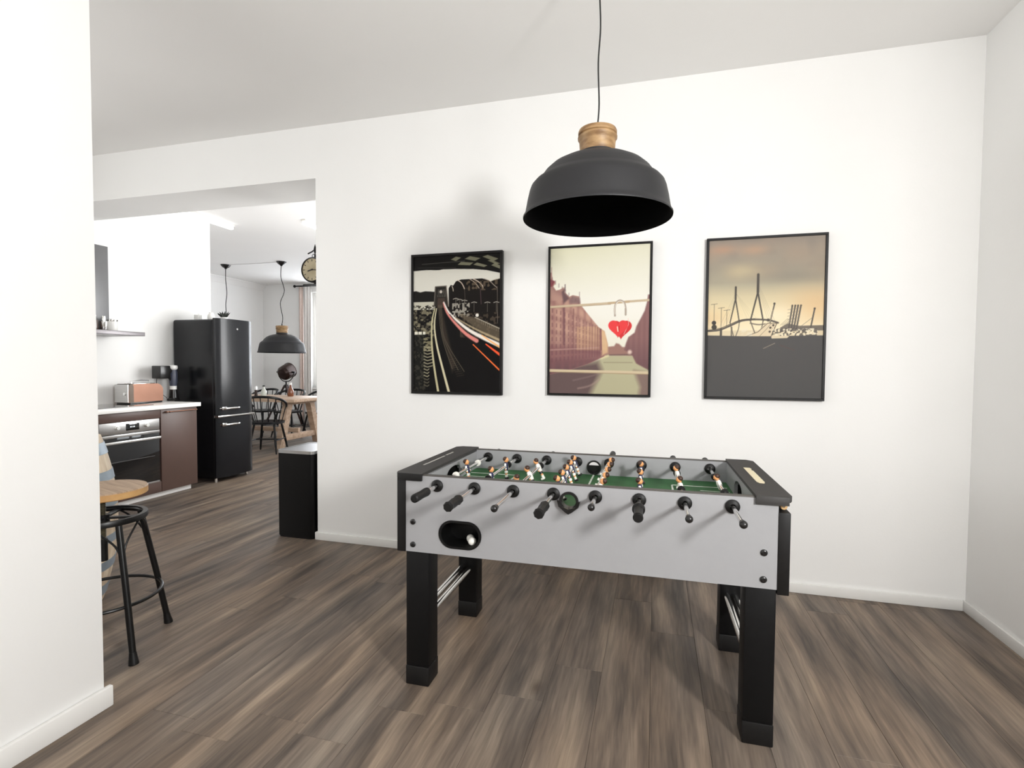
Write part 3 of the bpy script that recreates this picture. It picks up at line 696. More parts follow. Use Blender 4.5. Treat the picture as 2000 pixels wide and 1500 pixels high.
    A.poly([(.50, .42), (.72, .455), (1.1, .56), (1.1, .66), (.7, .52)], (110, 98, 80), soft=.02, amt=.75)
    A.line([(.72, .455), (1.02, .545)], .006, (206, 198, 180)); A.line([(.72, .47), (1.02, .56)], .004, (60, 54, 46)); A.disc(.745, .44, .018, (236, 232, 220))
    for k in range(12): A.line([(.74+k*.024, .46+k*.0075), (.745+k*.024, .485+k*.0075)], .003, (160, 150, 130))
    # rails
    A.curve([(.255, .385), (.225, .46), (.215, .56), (.225, .70), (.255, .85), (.295, 1.0)], .012, (196, 188, 150), w1=.026)
    A.curve([(.275, .385), (.255, .46), (.252, .54), (.28, .66), (.335, .80), (.42, 1.0)], .010, (214, 206, 172), w1=.028)
    for k, (x0, x1) in enumerate(((.30, .46), (.315, .53), (.33, .60))):
        A.curve([(x0, .36), (x0+.01, .47), (x0+.05, .62), (x1, .83+.01*k)], .004, (128, 118, 98), w1=.006, amt=.8)
    for k in range(9): A.line([(.42+.012*k, .765+.015*k), (.50+.012*k, .755+.015*k)], .004, (92, 82, 68), amt=.7)
    A.poly([(.29, .38), (.33, .36), (.42, .62), (.5, .80), (.46, .86), (.36, .62)], (92, 80, 66), soft=.03, amt=.45)
    # light trails
    A.curve([(.355, .345), (.40, .42), (.50, .50), (.62, .575), (.74, .625)], .012, (226, 140, 130), w1=.045, soft=.012)
    A.curve([(.36, .34), (.42, .415), (.53, .485), (.66, .55), (.82, .605), (1.02, .665)], .012, (244, 236, 226), w1=.050, soft=.012)
    A.curve([(.50, .455), (.64, .51), (.82, .57), (1.02, .63)], .010, (206, 186, 148), w1=.03, soft=.012, amt=.8)
    A.curve([(.80, .585), (.90, .63), (1.02, .68)], .01, (255, 190, 120), w1=.02)
    A.line([(.70, .652), (1.02, .85)], .010, (255, 122, 62), w1=.016); A.line([(.845, .650), (1.02, .735)], .012, (255, 96, 56), w1=.028)
    A.line([(.43, .43), (.48, .47)], .008, (30, 28, 28)); A.line([(.53, .50), (.64, .57)], .006, (70, 50, 46), amt=.7)
    return A
def art_heart():
    A = Art(230, 336); A.ramp([(0, (222, 219, 190)), (.15, (230, 227, 206)), (.4, (243, 240, 230)), (.6, (240, 236, 222)), (1, (220, 214, 190))])
    g = np.clip(A.u*1.2-.1, 0, 1); A.fill(g*.25*(A.v < .5), (246, 243, 238))
    # water
    A.poly([(-.1, .84), (.5, .77), (.56, .735), (.84, .735), (1.1, .86), (1.1, 1.1), (-.1, 1.1)], (186, 180, 148), soft=.03)
    A.poly([(-.1, .84), (.5, .78), (.54, .84), (.46, .95), (.36, 1.1), (-.1, 1.1)], (98, 78, 80), soft=.07, amt=.9)
    A.poly([(.86, .84), (1.1, .86), (1.1, 1.1), (.88, 1.1), (.92, .95)], (128, 104, 100), soft=.05, amt=.85)
    A.curve([(.30, .965), (.42, .945), (.52, .90)], .012, (176, 150, 140), soft=.02, amt=.7); A.curve([(.25, .91), (.40, .885), (.52, .86)], .010, (150, 128, 124), soft=.02, amt=.6)
    # far bridge
    A.poly([(.58, .735), (.58, .68), (.66, .675), (.68, .655), (.71, .66), (.74, .68), (.85, .69), (.85, .74)], (160, 122, 112), soft=.015)
    A.line([(.58, .735), (.86, .732)], .012, (120, 96, 92), soft=.012); A.line([(.56, .785), (.84, .785)], .006, (150, 140, 118), soft=.01); A.line([(.54, .755), (.60, .74)], .02, (226, 214, 170), soft=.02)
    # left warehouse row
    L = [(-.1, .17), (.012, .165), (.022, .215), (.055, .235), (.03, .26), (.06, .29), (.10, .285), (.14, .27), (.155, .305), (.20, .335), (.235, .325), (.30, .335), (.315, .39), (.36, .43), (.42, .48), (.50, .545), (.56, .575), (.595, .66), (.60, .72), (.555, .745), (.40, .795), (.2, .84), (-.1, .885)]
    A.poly(L, (196, 156, 138), soft=.012)
    m = A.poly(L, (196, 156, 138), soft=.012)
    A.fill(m*np.clip((A.v-.60)/.12, 0, 1)*.75, (128, 88, 92)); A.fill(m*np.clip((A.v-.74)/.1, 0, 1)*.8, (98, 72, 78))
    A.fill(m*np.clip((.42-A.v)/.12, 0, 1)*.5, (150, 116, 112))
    st = (np.sin((A.u**1.25)*95)*.5+.5)**2; A.fill(m*st*.42*(A.v > .36), (140, 96, 96))
    hs = (np.sin(((A.v-.76)/(1.05-A.u))*62)*.5+.5)**2; A.fill(m*hs*.22, (112, 72, 78))
    A.fill(m*(np.abs(A.u-.50) < .22)*(np.abs(A.v-.62) < .08)*.35, (230, 190, 140))
    A.poly([(.53, .56), (.565, .575), (.595, .66), (.60, .72), (.54, .74)], (228, 192, 148), soft=.02, amt=.8)
    A.line([(.145, .40), (.150, .66)], .022, (120, 84, 88), soft=.01, amt=.8); A.line([(.245, .42), (.25, .80)], .014, (132, 92, 92), soft=.01, amt=.7); A.line([(.525, .56), (.53, .70)], .012, (120, 76, 84), soft=.01)
    A.poly([(.155, .27), (.15, .305), (.2, .345), (.14, .38), (.12, .30)], (110, 86, 88), soft=.02); A.poly([(0, .21), (.05, .225), (.02, .26), (0, .26)], (130, 70, 76), soft=.015)
    A.line([(.155, .25), (.155, .29)], .008, (110, 90, 90), soft=.01); A.line([(.012, .13), (.012, .2)], .008, (180, 150, 144), soft=.01); A.line([(.305, .305), (.305, .34)], .006, (160, 140, 136), soft=.01)
    A.poly([(.20, .35), (.24, .33), (.31, .345), (.315, .38), (.2, .38)], (132, 108, 108), soft=.02, amt=.8)
    m2 = A.poly(L, (118, 84, 86), soft=.012, amt=0)
    A.line([(0, .70), (.5, .685)], .010, (206, 168, 158), soft=.01, amt=.6)
    for c_ in range(15):
        xw = 0.025+0.50*(1-(1-c_/15)**1.35); top_ = 0.40+0.17*(xw/0.55)**1.3; bot_ = 0.80-0.06*(xw/0.55)
        for r_w in range(8):
            f_ = (r_w+0.5)/8; yv = top_+(bot_-top_)*f_
            A.line([(xw, yv-.011), (xw, yv+.009)], max(.005, .014*(1-xw)), (112, 74, 82), soft=.012, amt=.55)
    for k in range(9): A.line([(.02+.035*k, .20+.022*k), (.02+.035*k, .225+.02*k)], .010, (120, 92, 96), soft=.012, amt=.5)
    # right warehouse row
    R_ = [(1.1, .33), (.985, .335), (.975, .385), (.955, .44), (.91, .50), (.875, .545), (.86, .585), (.80, .615), (.775, .66), (.76, .70), (.84, .735), (.88, .79), (1.1, .87)]
    m = A.poly(R_, (146, 108, 106), soft=.014); A.fill(m*np.clip((A.v-.62)/.2, 0, 1)*.6, (98, 74, 78)); A.fill(m*(np.sin(A.u*120)*.5+.5)*.18, (110, 74, 78)); A.disc(.815, .715, .02, (226, 200, 186), soft=.02)
    # rails
    A.line([(0, .402), (.62, .385)], .022, (204, 184, 156), soft=.006); A.line([(.77, .378), (1.02, .370)], .022, (204, 184, 156), soft=.006); A.line([(.60, .385), (.80, .378)], .022, (196, 172, 140), soft=.006)
    A.line([(0, .410), (.62, .393)], .006, (160, 140, 112), soft=.006, amt=.7)
    A.line([(0, .843), (1.02, .853)], .028, (214, 196, 164), soft=.006); A.line([(0, .852), (1.02, .863)], .007, (168, 146, 116), soft=.006)
    # padlock: shackle then heart
    cx, cy, a = .705, .555, A.asp
    A.curve([(.665, .47), (.662, .42), (.675, .385), (.71, .368), (.752, .383), (.768, .42), (.77, .465)], .018, (178, 164, 150)); A.curve([(.665, .46), (.662, .42), (.678, .388), (.71, .373), (.748, .386), (.762, .42)], .006, (238, 230, 218))
    hx = lambda sx, ox, oy: [(cx+ox+sx*16*math.sin(t)**3/16, cy+oy-sx*(13*math.cos(t)-5*math.cos(2*t)-2*math.cos(3*t)-math.cos(4*t))/16/a*0.98) for t in [2*PI*k/48 for k in range(48)]]
    A.poly(hx(.105, .022, .002), (214, 60, 62)); A.line([(.795, .49), (.80, .53), (.755, .595)], .006, (246, 196, 190), amt=.8); A.poly(hx(.098, -.008, -.004), (236, 72, 74))
    A.line([(.69, .545), (.697, .575)], .010, (250, 220, 200)); A.line([(.708, .54), (.706, .575)], .006, (180, 40, 40)); 
    return A
def art_harbour():
    A = Art(230, 336); A.ramp([(0, (150, 139, 128)), (.06, (160, 148, 134)), (.18, (160, 151, 136)), (.27, (172, 164, 144)), (.36, (214, 200, 166)), (.46, (236, 220, 180)), (.58, (246, 232, 198)), (1, (240, 220, 180))])
    n1 = A.noise(4, 9, 2); n2 = A.noise(9, 22, 6)
    up = np.clip((.30-A.v)/.2, 0, 1)
    A.fill(up*np.clip(n1-.45, 0, 1)*.9, (196, 156, 128)); A.fill(up*np.clip(.5-n2, 0, 1)*.7, (132, 126, 120))
    A.fill(np.exp(-((A.u-.30)/.16)**2-((A.v-.20)/.05)**2)*.45, (222, 204, 160)); A.fill(np.exp(-((A.u-.12)/.12)**2-((A.v-.06)/.03)**2)*.45, (204, 150, 120)); A.fill(np.exp(-((A.u-.40)/.12)**2-((A.v-.07)/.03)**2)*.45, (206, 160, 128))
    A.fill(np.exp(-((A.u-.95)/.25)**2-((A.v-.42)/.12)**2)*.55, (226, 182, 134)); A.fill(np.exp(-((A.u-.02)/.2)**2-((A.v-.50)/.07)**2)*.4, (222, 180, 130)); A.fill(np.exp(-((A.u-.62)/.18)**2-((A.v-.48)/.06)**2)*.5, (252, 240, 214))
    A.fill(np.exp(-((A.u-.75)/.3)**2-((A.v-.24)/.04)**2)*.5, (140, 134, 124))
    dk = (84, 79, 74)
    # hazy dock band
    A.poly([(-.1, .56), (.10, .555), (.12, .575), (.6, .575), (.66, .56), (1.1, .555), (1.1, .63), (-.1, .63)], (206, 188, 156), soft=.01, amt=.5)
    # bridge pylons
    def pyl(x, vt, vj, vb, hw, w_):
        A.line([(x, vt), (x, vj)], w_*1.5, dk); A.line([(x, vj), (x-hw, vb)], w_, dk, w1=w_*.8); A.line([(x, vj), (x+hw*.85, vb)], w_, dk, w1=w_*.8)
        A.line([(x-hw, vb), (x-hw*.75, vb+.03), (x-hw*.2, vb+.09)], w_*.6, (110, 102, 92)); A.line([(x+hw*.85, vb), (x+hw*.7, vb+.04), (x+hw*.15, vb+.09)], w_*.6, (110, 102, 92))
    for k in range(4):
        A.line([(.25, .33+.01*k), (.10+.03*k, .56)], .002, (150, 142, 124), amt=.5, soft=.003); A.line([(.44, .28+.01*k), (.60-.02*k, .53)], .002, (150, 142, 124), amt=.6, soft=.003); A.line([(.25, .34), (.36+.03*k, .515)], .002, (160, 150, 130), amt=.4, soft=.003)
    pyl(.245, .30, .375, .525, .045, .012); pyl(.44, .225, .335, .515, .060, .015)
    A.curve([(-.02, .578), (.10, .572), (.20, .545), (.30, .515), (.42, .507), (.54, .513), (.62, .53)], .016, (96, 90, 84), soft=.006); A.curve([(-.02, .573), (.10, .563), (.20, .535), (.30, .508), (.42, .502)], .005, (60, 56, 54))
    A.curve([(.38, .53), (.45, .54), (.52, .535)], .012, (110, 102, 92), amt=.8); A.line([(.12, .565), (.12, .62)], .02, (90, 84, 78)); A.line([(.215, .555), (.215, .62)], .014, (100, 94, 86), amt=.8)
    for (x, v0) in ((.055, .405), (.12, .430), (.17, .445)): A.line([(x, v0), (x, .56)], .004, (104, 98, 88)); A.line([(x-.028, v0+.002), (x+.028, v0-.002)], .004, (104, 98, 88))
    A.disc(.055, .525, .020, (70, 66, 62)); A.disc(.058, .553, .024, (76, 72, 66))
    # ship with hull
    A.poly([(.34, .622), (.44, .585), (.52, .53), (.61, .533), (.60, .56), (.565, .622)], (226, 208, 176)); A.line([(.61, .533), (.57, .60), (.56, .62)], .006, (90, 80, 72)); A.line([(.34, .615), (.45, .585), (.53, .532), (.61, .533)], .006, (110, 98, 86)); A.line([(.46, .615), (.52, .57), (.56, .535)], .004, (150, 134, 114))
    for (x, y) in ((.555, .56), (.55, .585), (.58, .545)): A.disc(x, y, .010, (90, 80, 72))
    A.line([(.55, .53), (.585, .415)], .012, (104, 96, 88)); A.disc(.585, .41, .010, (86, 80, 74)); A.line([(.548, .53), (.575, .45)], .004, (190, 176, 150)); A.disc(.535, .512, .014, (90, 84, 78))
    # container cranes
    for k in range(4): A.line([(.712+.022*k, .565), (.738+.024*k, .425)], .014, (100, 94, 88)); A.disc(.738+.024*k, .425, .008, (86, 80, 76)); A.line([(.64+.015*k, .545), (.70+.02*k, .505)], .004, (150, 140, 122), amt=.7)
    for k in range(5): A.line([(.70, .53-.02*k), (.80, .52-.02*k)], .005, (140, 130, 116), amt=.6)
    A.line([(.895, .565), (.925, .445)], .013, (100, 94, 88)); A.disc(.925, .445, .009, (86, 80, 76)); A.line([(.82, .55), (.90, .505)], .004, (150, 140, 122)); A.poly([(.64, .56), (.70, .535), (.80, .55), (1.02, .548), (1.02, .58), (.64, .585)], (100, 93, 88), soft=.006, amt=.85)
    m = ((A.v > .568) & (A.v < .612) & (A.u > .57) & (A.u < .955)); A.fill(m*(A.noise(70, 120, 9) > .5)*.9, (240, 228, 200)); A.fill(m*(A.noise(70, 120, 21) > .6)*.8, (84, 78, 74))
    m = ((A.v > .565) & (A.v < .612) & (A.u > .30) & (A.u < .40)); A.fill(m*(A.noise(60, 100, 12) > .5)*.5, (236, 226, 204))
    # dark foreground water
    A.poly([(-.1, .603), (.30, .612), (.56, .614), (.57, .628), (.70, .626), (.72, .612), (1.1, .610), (1.1, 1.1), (-.1, 1.1)], (86, 84, 83), soft=.005)
    A.fill(np.clip((A.v-.62)/.4, 0, 1)*.5*(A.v > .63), (82, 82, 82)); A.fill(((A.v > .63)*(A.noise(40, 14, 4)-.5))*.12, (96, 88, 84))
    A.line([(.50, .69), (.595, .658)], .006, (150, 138, 122), soft=.006); A.line([(.64, .67), (.76, .70)], .01, (96, 78, 76), soft=.01, amt=.6)
    return A
def print_mesh(name, A, w_, h_):
    nx, ny = A.nx, A.ny
    X = (A.u-0.5)*w_; Z = (0.5-A.v)*h_
    co = np.stack([X, np.zeros_like(X), Z], -1).reshape(-1, 3)
    idx = np.arange((nx+1)*(ny+1)).reshape(ny+1, nx+1)
    q = np.stack([idx[1:, :-1], idx[1:, 1:], idx[:-1, 1:], idx[:-1, :-1]], -1).reshape(-1, 4)
    me = bpy.data.meshes.new(name); me.vertices.add(len(co)); me.vertices.foreach_set('co', co.ravel())
    me.loops.add(q.size); me.loops.foreach_set('vertex_index', q.ravel().astype(np.int32))
    me.polygons.add(len(q)); me.polygons.foreach_set('loop_start', np.arange(0, q.size, 4, dtype=np.int32))
    me.update(calc_edges=True)
    ca = me.color_attributes.new('print', 'FLOAT_COLOR', 'POINT')
    c4 = np.ones((len(co), 4)); c4[:, :3] = lin(A.c.reshape(-1, 3))*0.90; ca.data.foreach_set('color', c4.ravel().astype(np.float32))
    m = bpy.data.materials.new(name+'_ink'); m.use_nodes = True; nt = m.node_tree; b = nt.nodes['Principled BSDF']
    at = nt.nodes.new('ShaderNodeAttribute'); at.attribute_name = 'print'; nt.links.new(at.outputs['Color'], b.inputs['Base Color'])
    b.inputs['Roughness'].default_value = 0.5; b.inputs['Specular IOR Level'].default_value = 0.12
    me.materials.append(m); return me
def picture(label, x0, x1, z0, z1, A, fw, depth=0.03, lm=None):
    xc, zc = (x0+x1)/2, (z0+z1)/2; w_, h_ = x1-x0, z1-z0
    t = thing('framed_picture', label, 'picture', (xc, D, z0), 0, 'framed photographs on the back wall'); hz = h_/2
    for nm, (a, c, d, e) in (('frame_rail', (-w_/2, w_/2, 0, fw)), ('frame_rail', (-w_/2, w_/2, h_-fw, h_)), ('frame_stile', (-w_/2, -w_/2+(lm or fw), fw, h_-fw)), ('frame_stile', (w_/2-fw, w_/2, fw, h_-fw))):
        b = MB(); b.box(a, c, -depth, -0.001, d, e, 0.0015, seg=1); b.obj(nm, M['frame'], t)
    b = MB(); b.box(-w_/2+fw, w_/2-fw, -depth+0.008, -0.002, fw, h_-fw); b.obj('backing', M['frame'], t, smooth=False)
    me = print_mesh('printed_photograph', A, w_-2*fw, h_-2*fw); o = bpy.data.objects.new('printed_photograph', me); COL.objects.link(o); o.parent = t; o.location = (0, -depth+0.0065, hz)
    return t
picture('framed dark photograph of curving railway tracks and an arched bridge with orange light trails', -1.624, -0.971, 1.104, 2.053, art_bridge(), 0.017, 0.032)
picture('framed pale photograph of a red heart padlock on a rail above a canal', -0.668, -0.026, 1.113, 2.058, art_heart(), 0.014, 0.03)
picture('framed sepia photograph of a cable bridge and harbour cranes over dark water', 0.281, 0.917, 1.112, 2.053, art_harbour(), 0.014, 0.03)

# ------------------------------------------------------------------ bar stool and barrel
def stool(x, y):
    t = thing('bar_stool', 'round wooden-seat bar stool on black iron legs beside the white wall end', 'stool', (x, y, 0), math.radians(-15.4))
    b = MB(); n = 7; r = 0.172
    b.lathe([(0.0, 0.700), (r-0.004, 0.700), (r, 0.704)], 48, 1); b.lathe([(r, 0.704), (r, 0.730)], 48, 1); b.lathe([(r, 0.730), (r-0.004, 0.735), (0, 0.735)], 48, 0)
    b.obj('seat', [M['seatw'], M['seatedge']], t)
    b = MB(); b.lathe([(0.10, 0.694), (0.10, 0.6995)], 24, 0, None, True, True); b.obj('seat_plate', M['iron'], t)
    b = MB(); b.cyl((0, 0, 0.44), (0, 0, 0.695), 0.011, seg=14)
    for k in range(32): b.lathe([(0.0108, 0), (0.0132, 0.0025), (0.0108, 0.005)], 14, 0, Matrix.Translation((0, 0, 0.45+k*0.0075)))
    b.obj('height_screw', M['ironraw'], t)
    b = MB(); b.cyl((0, 0, 0.40), (0, 0, 0.50), 0.017, seg=16); b.obj('screw_sleeve', M['iron'], t)
    b = MB(); b.cyl((0, 0, 0.56), (0, 0, 0.612), 0.026, seg=16); b.obj('screw_nut', M['iron'], t)
    b = MB(); b.tube([(0.158*math.cos(a), 0.158*math.sin(a), 0.60) for a in [2*PI*k/40 for k in range(40)]], 0.010, 10, closed=True)
    b.lathe([(0.150, 0.588), (0.170, 0.588), (0.172, 0.600), (0.168, 0.612), (0.150, 0.612)], 40)
    b.obj('top_ring', M['iron'], t)
    for k in range(2):
        a = PI/4+k*PI/2; b = MB(); m = Matrix.Rotation(a, 4, 'Z'); b.box(-0.155, 0.155, -0.014, 0.014, 0.592, 0.600, 0.001, mtx=m); b.obj('spider_bar', M['iron'], t)
    b = MB(); b.tube([(0.2195*math.cos(a), 0.2195*math.sin(a), 0.241) for a in [2*PI*k/48 for k in range(48)]], 0.0075, 10, closed=True); b.obj('foot_ring', M['iron'], t)
    for k in range(4):
        a = k*PI/2; c, s = math.cos(a), math.sin(a)
        P = lambda r_, z: (r_*c, r_*s, z)
        b = MB(); b.tube([P(0.150, 0.598), P(0.163, 0.54), P(0.2180, 0.27), P(0.262, 0.03)], 0.0135, 12, radii=[0.0125, 0.0135, 0.0135, 0.0135]); lg = b.obj('leg', M['iron'], t)
        b = MB(); b.tube([P(0.259, 0.050), P(0.262, 0.03), P(0.266, 0.010), P(0.267, 0.0)], 0.016, 12, radii=[0.014, 0.016, 0.019, 0.020]); b.obj('foot', M['rubber'], lg)
        for sg in (-1, 1):
            a2 = a+sg*PI/4; q = lambda r_, an, z: (r_*math.cos(an), r_*math.sin(an), z)
            b = MB(); b.tube(smooth_path([q(0.185, a, 0.43), q(0.170, a+sg*0.12, 0.50), q(0.155, a+sg*0.45, 0.56), q(0.152, a2, 0.592)], 5), 0.0045, 8); b.obj('brace', M['iron'], t)
    return t
stool(-2.411, 1.757)
def barrel(x, y):
    t = thing('wooden_barrel', 'pale oak barrel with grey metal hoops standing behind the bar stool', 'barrel', (x, y, 0))
    h_ = 0.90; R0, R1 = 0.255, 0.325
    rad = lambda z: R0+(R1-R0)*(1-((z-h_/2)/(h_/2))**2)
    n = 24; zs = [h_*k/12 for k in range(13)]
    b = MB(); da = PI/n*0.985; V = []
    for z in zs:
        r = rad(z); V.append([b.bm.verts.new((rr*math.cos(a), rr*math.sin(a), z)) for rr, a in ((r-0.022, -da), (r, -da), (r, 0), (r, da), (r-0.022, da))])
    for p, q in zip(V, V[1:]):
        for k in range(5):
            j = (k+1) % 5; b.bm.faces.new((p[k], p[j], q[j], q[k]))
    b.bm.faces.new(V[0][::-1]); b.bm.faces.new(V[-1])
    me = b.mesh('stave', M['stave'])
    for k in range(n): inst('stave', me, t, (0, 0, 0), (0, 0, 2*PI*k/n))
    b = MB(); b.lathe([(0.0, h_-0.045), (R0-0.014, h_-0.045), (R0-0.014, h_-0.025), (0, h_-0.025)], 32); b.obj('barrel_head', M['stave'], t)
    for z0, z1 in ((0.035, 0.095), (0.185, 0.235), (0.33, 0.375), (0.525, 0.57), (0.665, 0.715), (0.805, 0.865)):
        b = MB(); b.lathe([(rad(z0)+0.0005, z0), (rad(z0)+0.0035, z0), (rad(z1)+0.0035, z1), (rad(z1)+0.0005, z1), (rad(z0)+0.0005, z0)], 48); b.obj('hoop', M['hoop'], t)
    return t
barrel(-3.115, 1.955)

# ------------------------------------------------------------------ waste bin
t = thing('waste_bin', 'tall black rectangular waste bin with a steel lid by the passage wall', 'bin', (-2.58, 3.47, 0))
def rrect(x0, x1, y0, y1, r, n=6): return arc(x1-r, y0+r, r, -PI/2, 0, n)+arc(x1-r, y1-r, r, 0, PI/2, n)+arc(x0+r, y1-r, r, PI/2, PI, n)+arc(x0+r, y0+r, r, PI, 1.5*PI, n)
b = MB(); b.plate(rrect(-0.155, 0.155, -0.20, 0.20, 0.03), [], 0.012, 0.635, 'xy'); b.obj('bin_body', M['bin'], t)
b = MB(); b.plate(rrect(-0.150, 0.150, -0.195, 0.195, 0.03), [], 0.0, 0.0125, 'xy'); b.obj('bin_foot', M['rubber'], t)
b = MB(); b.plate(rrect(-0.158, 0.158, -0.203, 0.203, 0.032), [rrect(-0.145, 0.145, -0.19, 0.19, 0.022)], 0.635, 0.658, 'xy'); b.obj('lid_rim', mat('lid_rim_steel', (0.5, 0.5, 0.5, 1), 0.3, 0.9, var=0.03), t)
b = MB(); b.plate(rrect(-0.144, 0.144, -0.189, 0.189, 0.022), [], 0.640, 0.655, 'xy'); lid = b.obj('lid', mat('dull_lid_steel', (0.30, 0.30, 0.31, 1), 0.35, 0.8, var=0.04), t)
b = MB(); b.plate(rrect(-0.04, 0.04, 0.17, 0.188, 0.006), [], 0.655, 0.662, 'xy'); b.obj('lid_hinge', M['plastic'], lid)

# ------------------------------------------------------------------ kitchen
CX = -4.60   # plane of the cabinet fronts
def cabinet(label, y0, y1, kind, z1=0.858):
    t = thing('base_cabinet', label, 'cabinet', (XK+0.3, (y0+y1)/2, 0)); o = (XK+0.3, (y0+y1)/2, 0)
    def B(x0, x1, a, c, z0, z1_, bev=0.0015): q = MB(); q.box(x0, x1, a, c, z0, z1_, bev); return q
    if kind != 'oven':
        B(XK+0.002, CX-0.02, y0+0.001, y1-0.001, 0.06, z1).obj('body', M['brown'], t, o)
    else:
        B(XK+0.002, CX-0.02, y0+0.001, y0+0.018, 0.06, z1).obj('side_board', M['brown'], t, o); B(XK+0.002, CX-0.02, y1-0.018, y1-0.001, 0.06, z1).obj('side_board', M['brown'], t, o)
        B(XK+0.002, CX-0.02, y0+0.019, y1-0.019, 0.06, 0.15).obj('bottom_board', M['brown'], t, o)
        B(CX-0.02, CX, y0+0.002, y1-0.002, 0.775, z1-0.002).obj('top_fascia', M['brown'], t, o); B(CX-0.02, CX, y0+0.002, y1-0.002, 0.055, 0.158).obj('bottom_fascia', M['brown'], t, o)
    if kind == 'door':
        d = B(CX-0.0195, CX, y0+0.002, y1-0.002, 0.055, z1-0.004, 0.002).obj('door', M['brown'], t, o)
        q = MB(); q.cyl((CX+0.028, y0+0.035, z1-0.030), (CX+0.028, y1-0.025, z1-0.030), 0.0055, seg=12)
        for yy in (y0+0.045, y0+0.075, y1-0.035): q.cyl((CX, yy, z1-0.030), (CX+0.028, yy, z1-0.030), 0.0065, seg=10); q.sphere((CX+0.028, yy, z1-0.030), 0.010, seg=10, rings=8)
        q.obj('handle', M['copper'], d, o)
    if kind == 'drawers':
        for a, c in ((0.055, 0.32), (0.325, 0.59), (0.595, z1-0.004)):
            d = B(CX-0.0195, CX, y0+0.002, y1-0.002, a, c, 0.002).obj('drawer', M['brown'], t, o)
            q = MB(); q.cyl((CX+0.028, y0+0.04, c-0.03), (CX+0.028, y1-0.04, c-0.03), 0.0055, seg=12)
            for yy in (y0+0.06, y1-0.06): q.cyl((CX, yy, c-0.03), (CX+0.028, yy, c-0.03), 0.006, seg=8)
            q.obj('handle', M['copper'], d, o)
    return t
cabinet('brown base cabinet with one plain door and copper rail handle next to the oven', 3.915, 4.325, 'door')
cabinet('brown housing cabinet framing the built-in oven under the worktop', 3.31, 3.914, 'oven')
cabinet('brown drawer cabinet left of the oven, behind the white wall end', 2.70, 3.309, 'drawers')
b = MB(); b.box(CX-0.07, CX-0.052, 2.70, 4.29, 0.0, 0.0595, 0.001); tag(b.obj('plinth', M['counter'], None, (CX-0.06, 3.5, 0)), 'white plinth board running under the brown cabinets', 'plinth')
b = MB(); b.box(XK+0.001, -4.565, 2.70, 4.345, 0.8585, 0.898, 0.003); tag(b.obj('worktop', M['counter'], None, (-4.9, 3.5, 0.8585)), 'white kitchen worktop over the oven and brown cabinets', 'worktop')
b = MB(); b.plate(rrect(-5.10, -4.66, 3.32, 3.90, 0.01), [], 0.8985, 0.903, 'xy'); tag(b.obj('cooktop', M['ovglass'], None, (-4.88, 3.6, 0.8985)), 'flat black glass cooktop set on the white worktop', 'cooktop')
# oven
y0, y1 = 3.330, 3.894; o_ = (-4.88, 3.612, 0.151)
t = thing('built_in_oven', 'steel built-in oven with black glass door below the worktop', 'oven', o_)
def OB(x0, x1, a, c, z0, z1_, bev=0.001): q = MB(); q.box(x0, x1, a, c, z0, z1_, bev); return q
OB(-5.15, CX-0.022, y0+0.004, y1-0.004, 0.152, 0.772).obj('casing', M['chromedark'], t, o_)
cp_ = OB(CX-0.021, CX+0.008, y0, y1, 0.668, 0.772, 0.003).obj('control_panel', M['steel'], t, o_)
OB(CX+0.0082, CX+0.0095, 3.565, 3.690, 0.690, 0.752).obj('display', M['ovglass'], cp_, o_)
q = MB()
for (yy, zz) in ((0, 0), (0.012, 0), (0.026, 0), (0.038, 0)): q.box(CX+0.0096, CX+0.0100, 3.604+yy, 3.610+yy, 0.716, 0.728)
q.obj('display_digits', mat('display_digits', S(200, 205, 210), 0.5, var=0.02, emis=(0.8, 0.85, 0.9, 1), es=0.8), cp_, o_, smooth=False)
for yy in (3.485, 3.762):
    q = MB(); q.lathe([(0.021, 0), (0.021, 0.004), (0.016, 0.005), (0.0155, 0.02), (0.0, 0.02)], 24, 0, Matrix.Translation((CX+0.008, yy, 0.722)) @ Matrix.Rotation(PI/2, 4, 'Y')); q.obj('knob', M['ovbar'], cp_, o_)
dr = OB(CX-0.021, CX+0.006, y0, y1, 0.176, 0.662, 0.003).obj('door', M['ovglass'], t, o_)
OB(CX+0.0062, CX+0.009, y0, y1, 0.636, 0.662).obj('door_top_strip', M['steel'], dr, o_)
OB(CX-0.021, CX+0.004, y0, y1, 0.158, 0.174).obj('bottom_strip', M['steel'], t, o_)
q = MB(); q.box(CX+0.040, CX+0.052, y0+0.02, y1-0.02, 0.585, 0.607, 0.003)
for yy in (y0+0.05, y1-0.05): q.box(CX+0.005, CX+0.041, yy-0.008, yy+0.008, 0.590, 0.602)
q.obj('handle', M['ovbar'], dr, o_)
q = MB(); q.box(CX+0.0063, CX+0.0072, y0+0.05, y1-0.05, 0.415, 0.421); q.obj('rack_line', M['chromedark'], dr, o_, smooth=False)
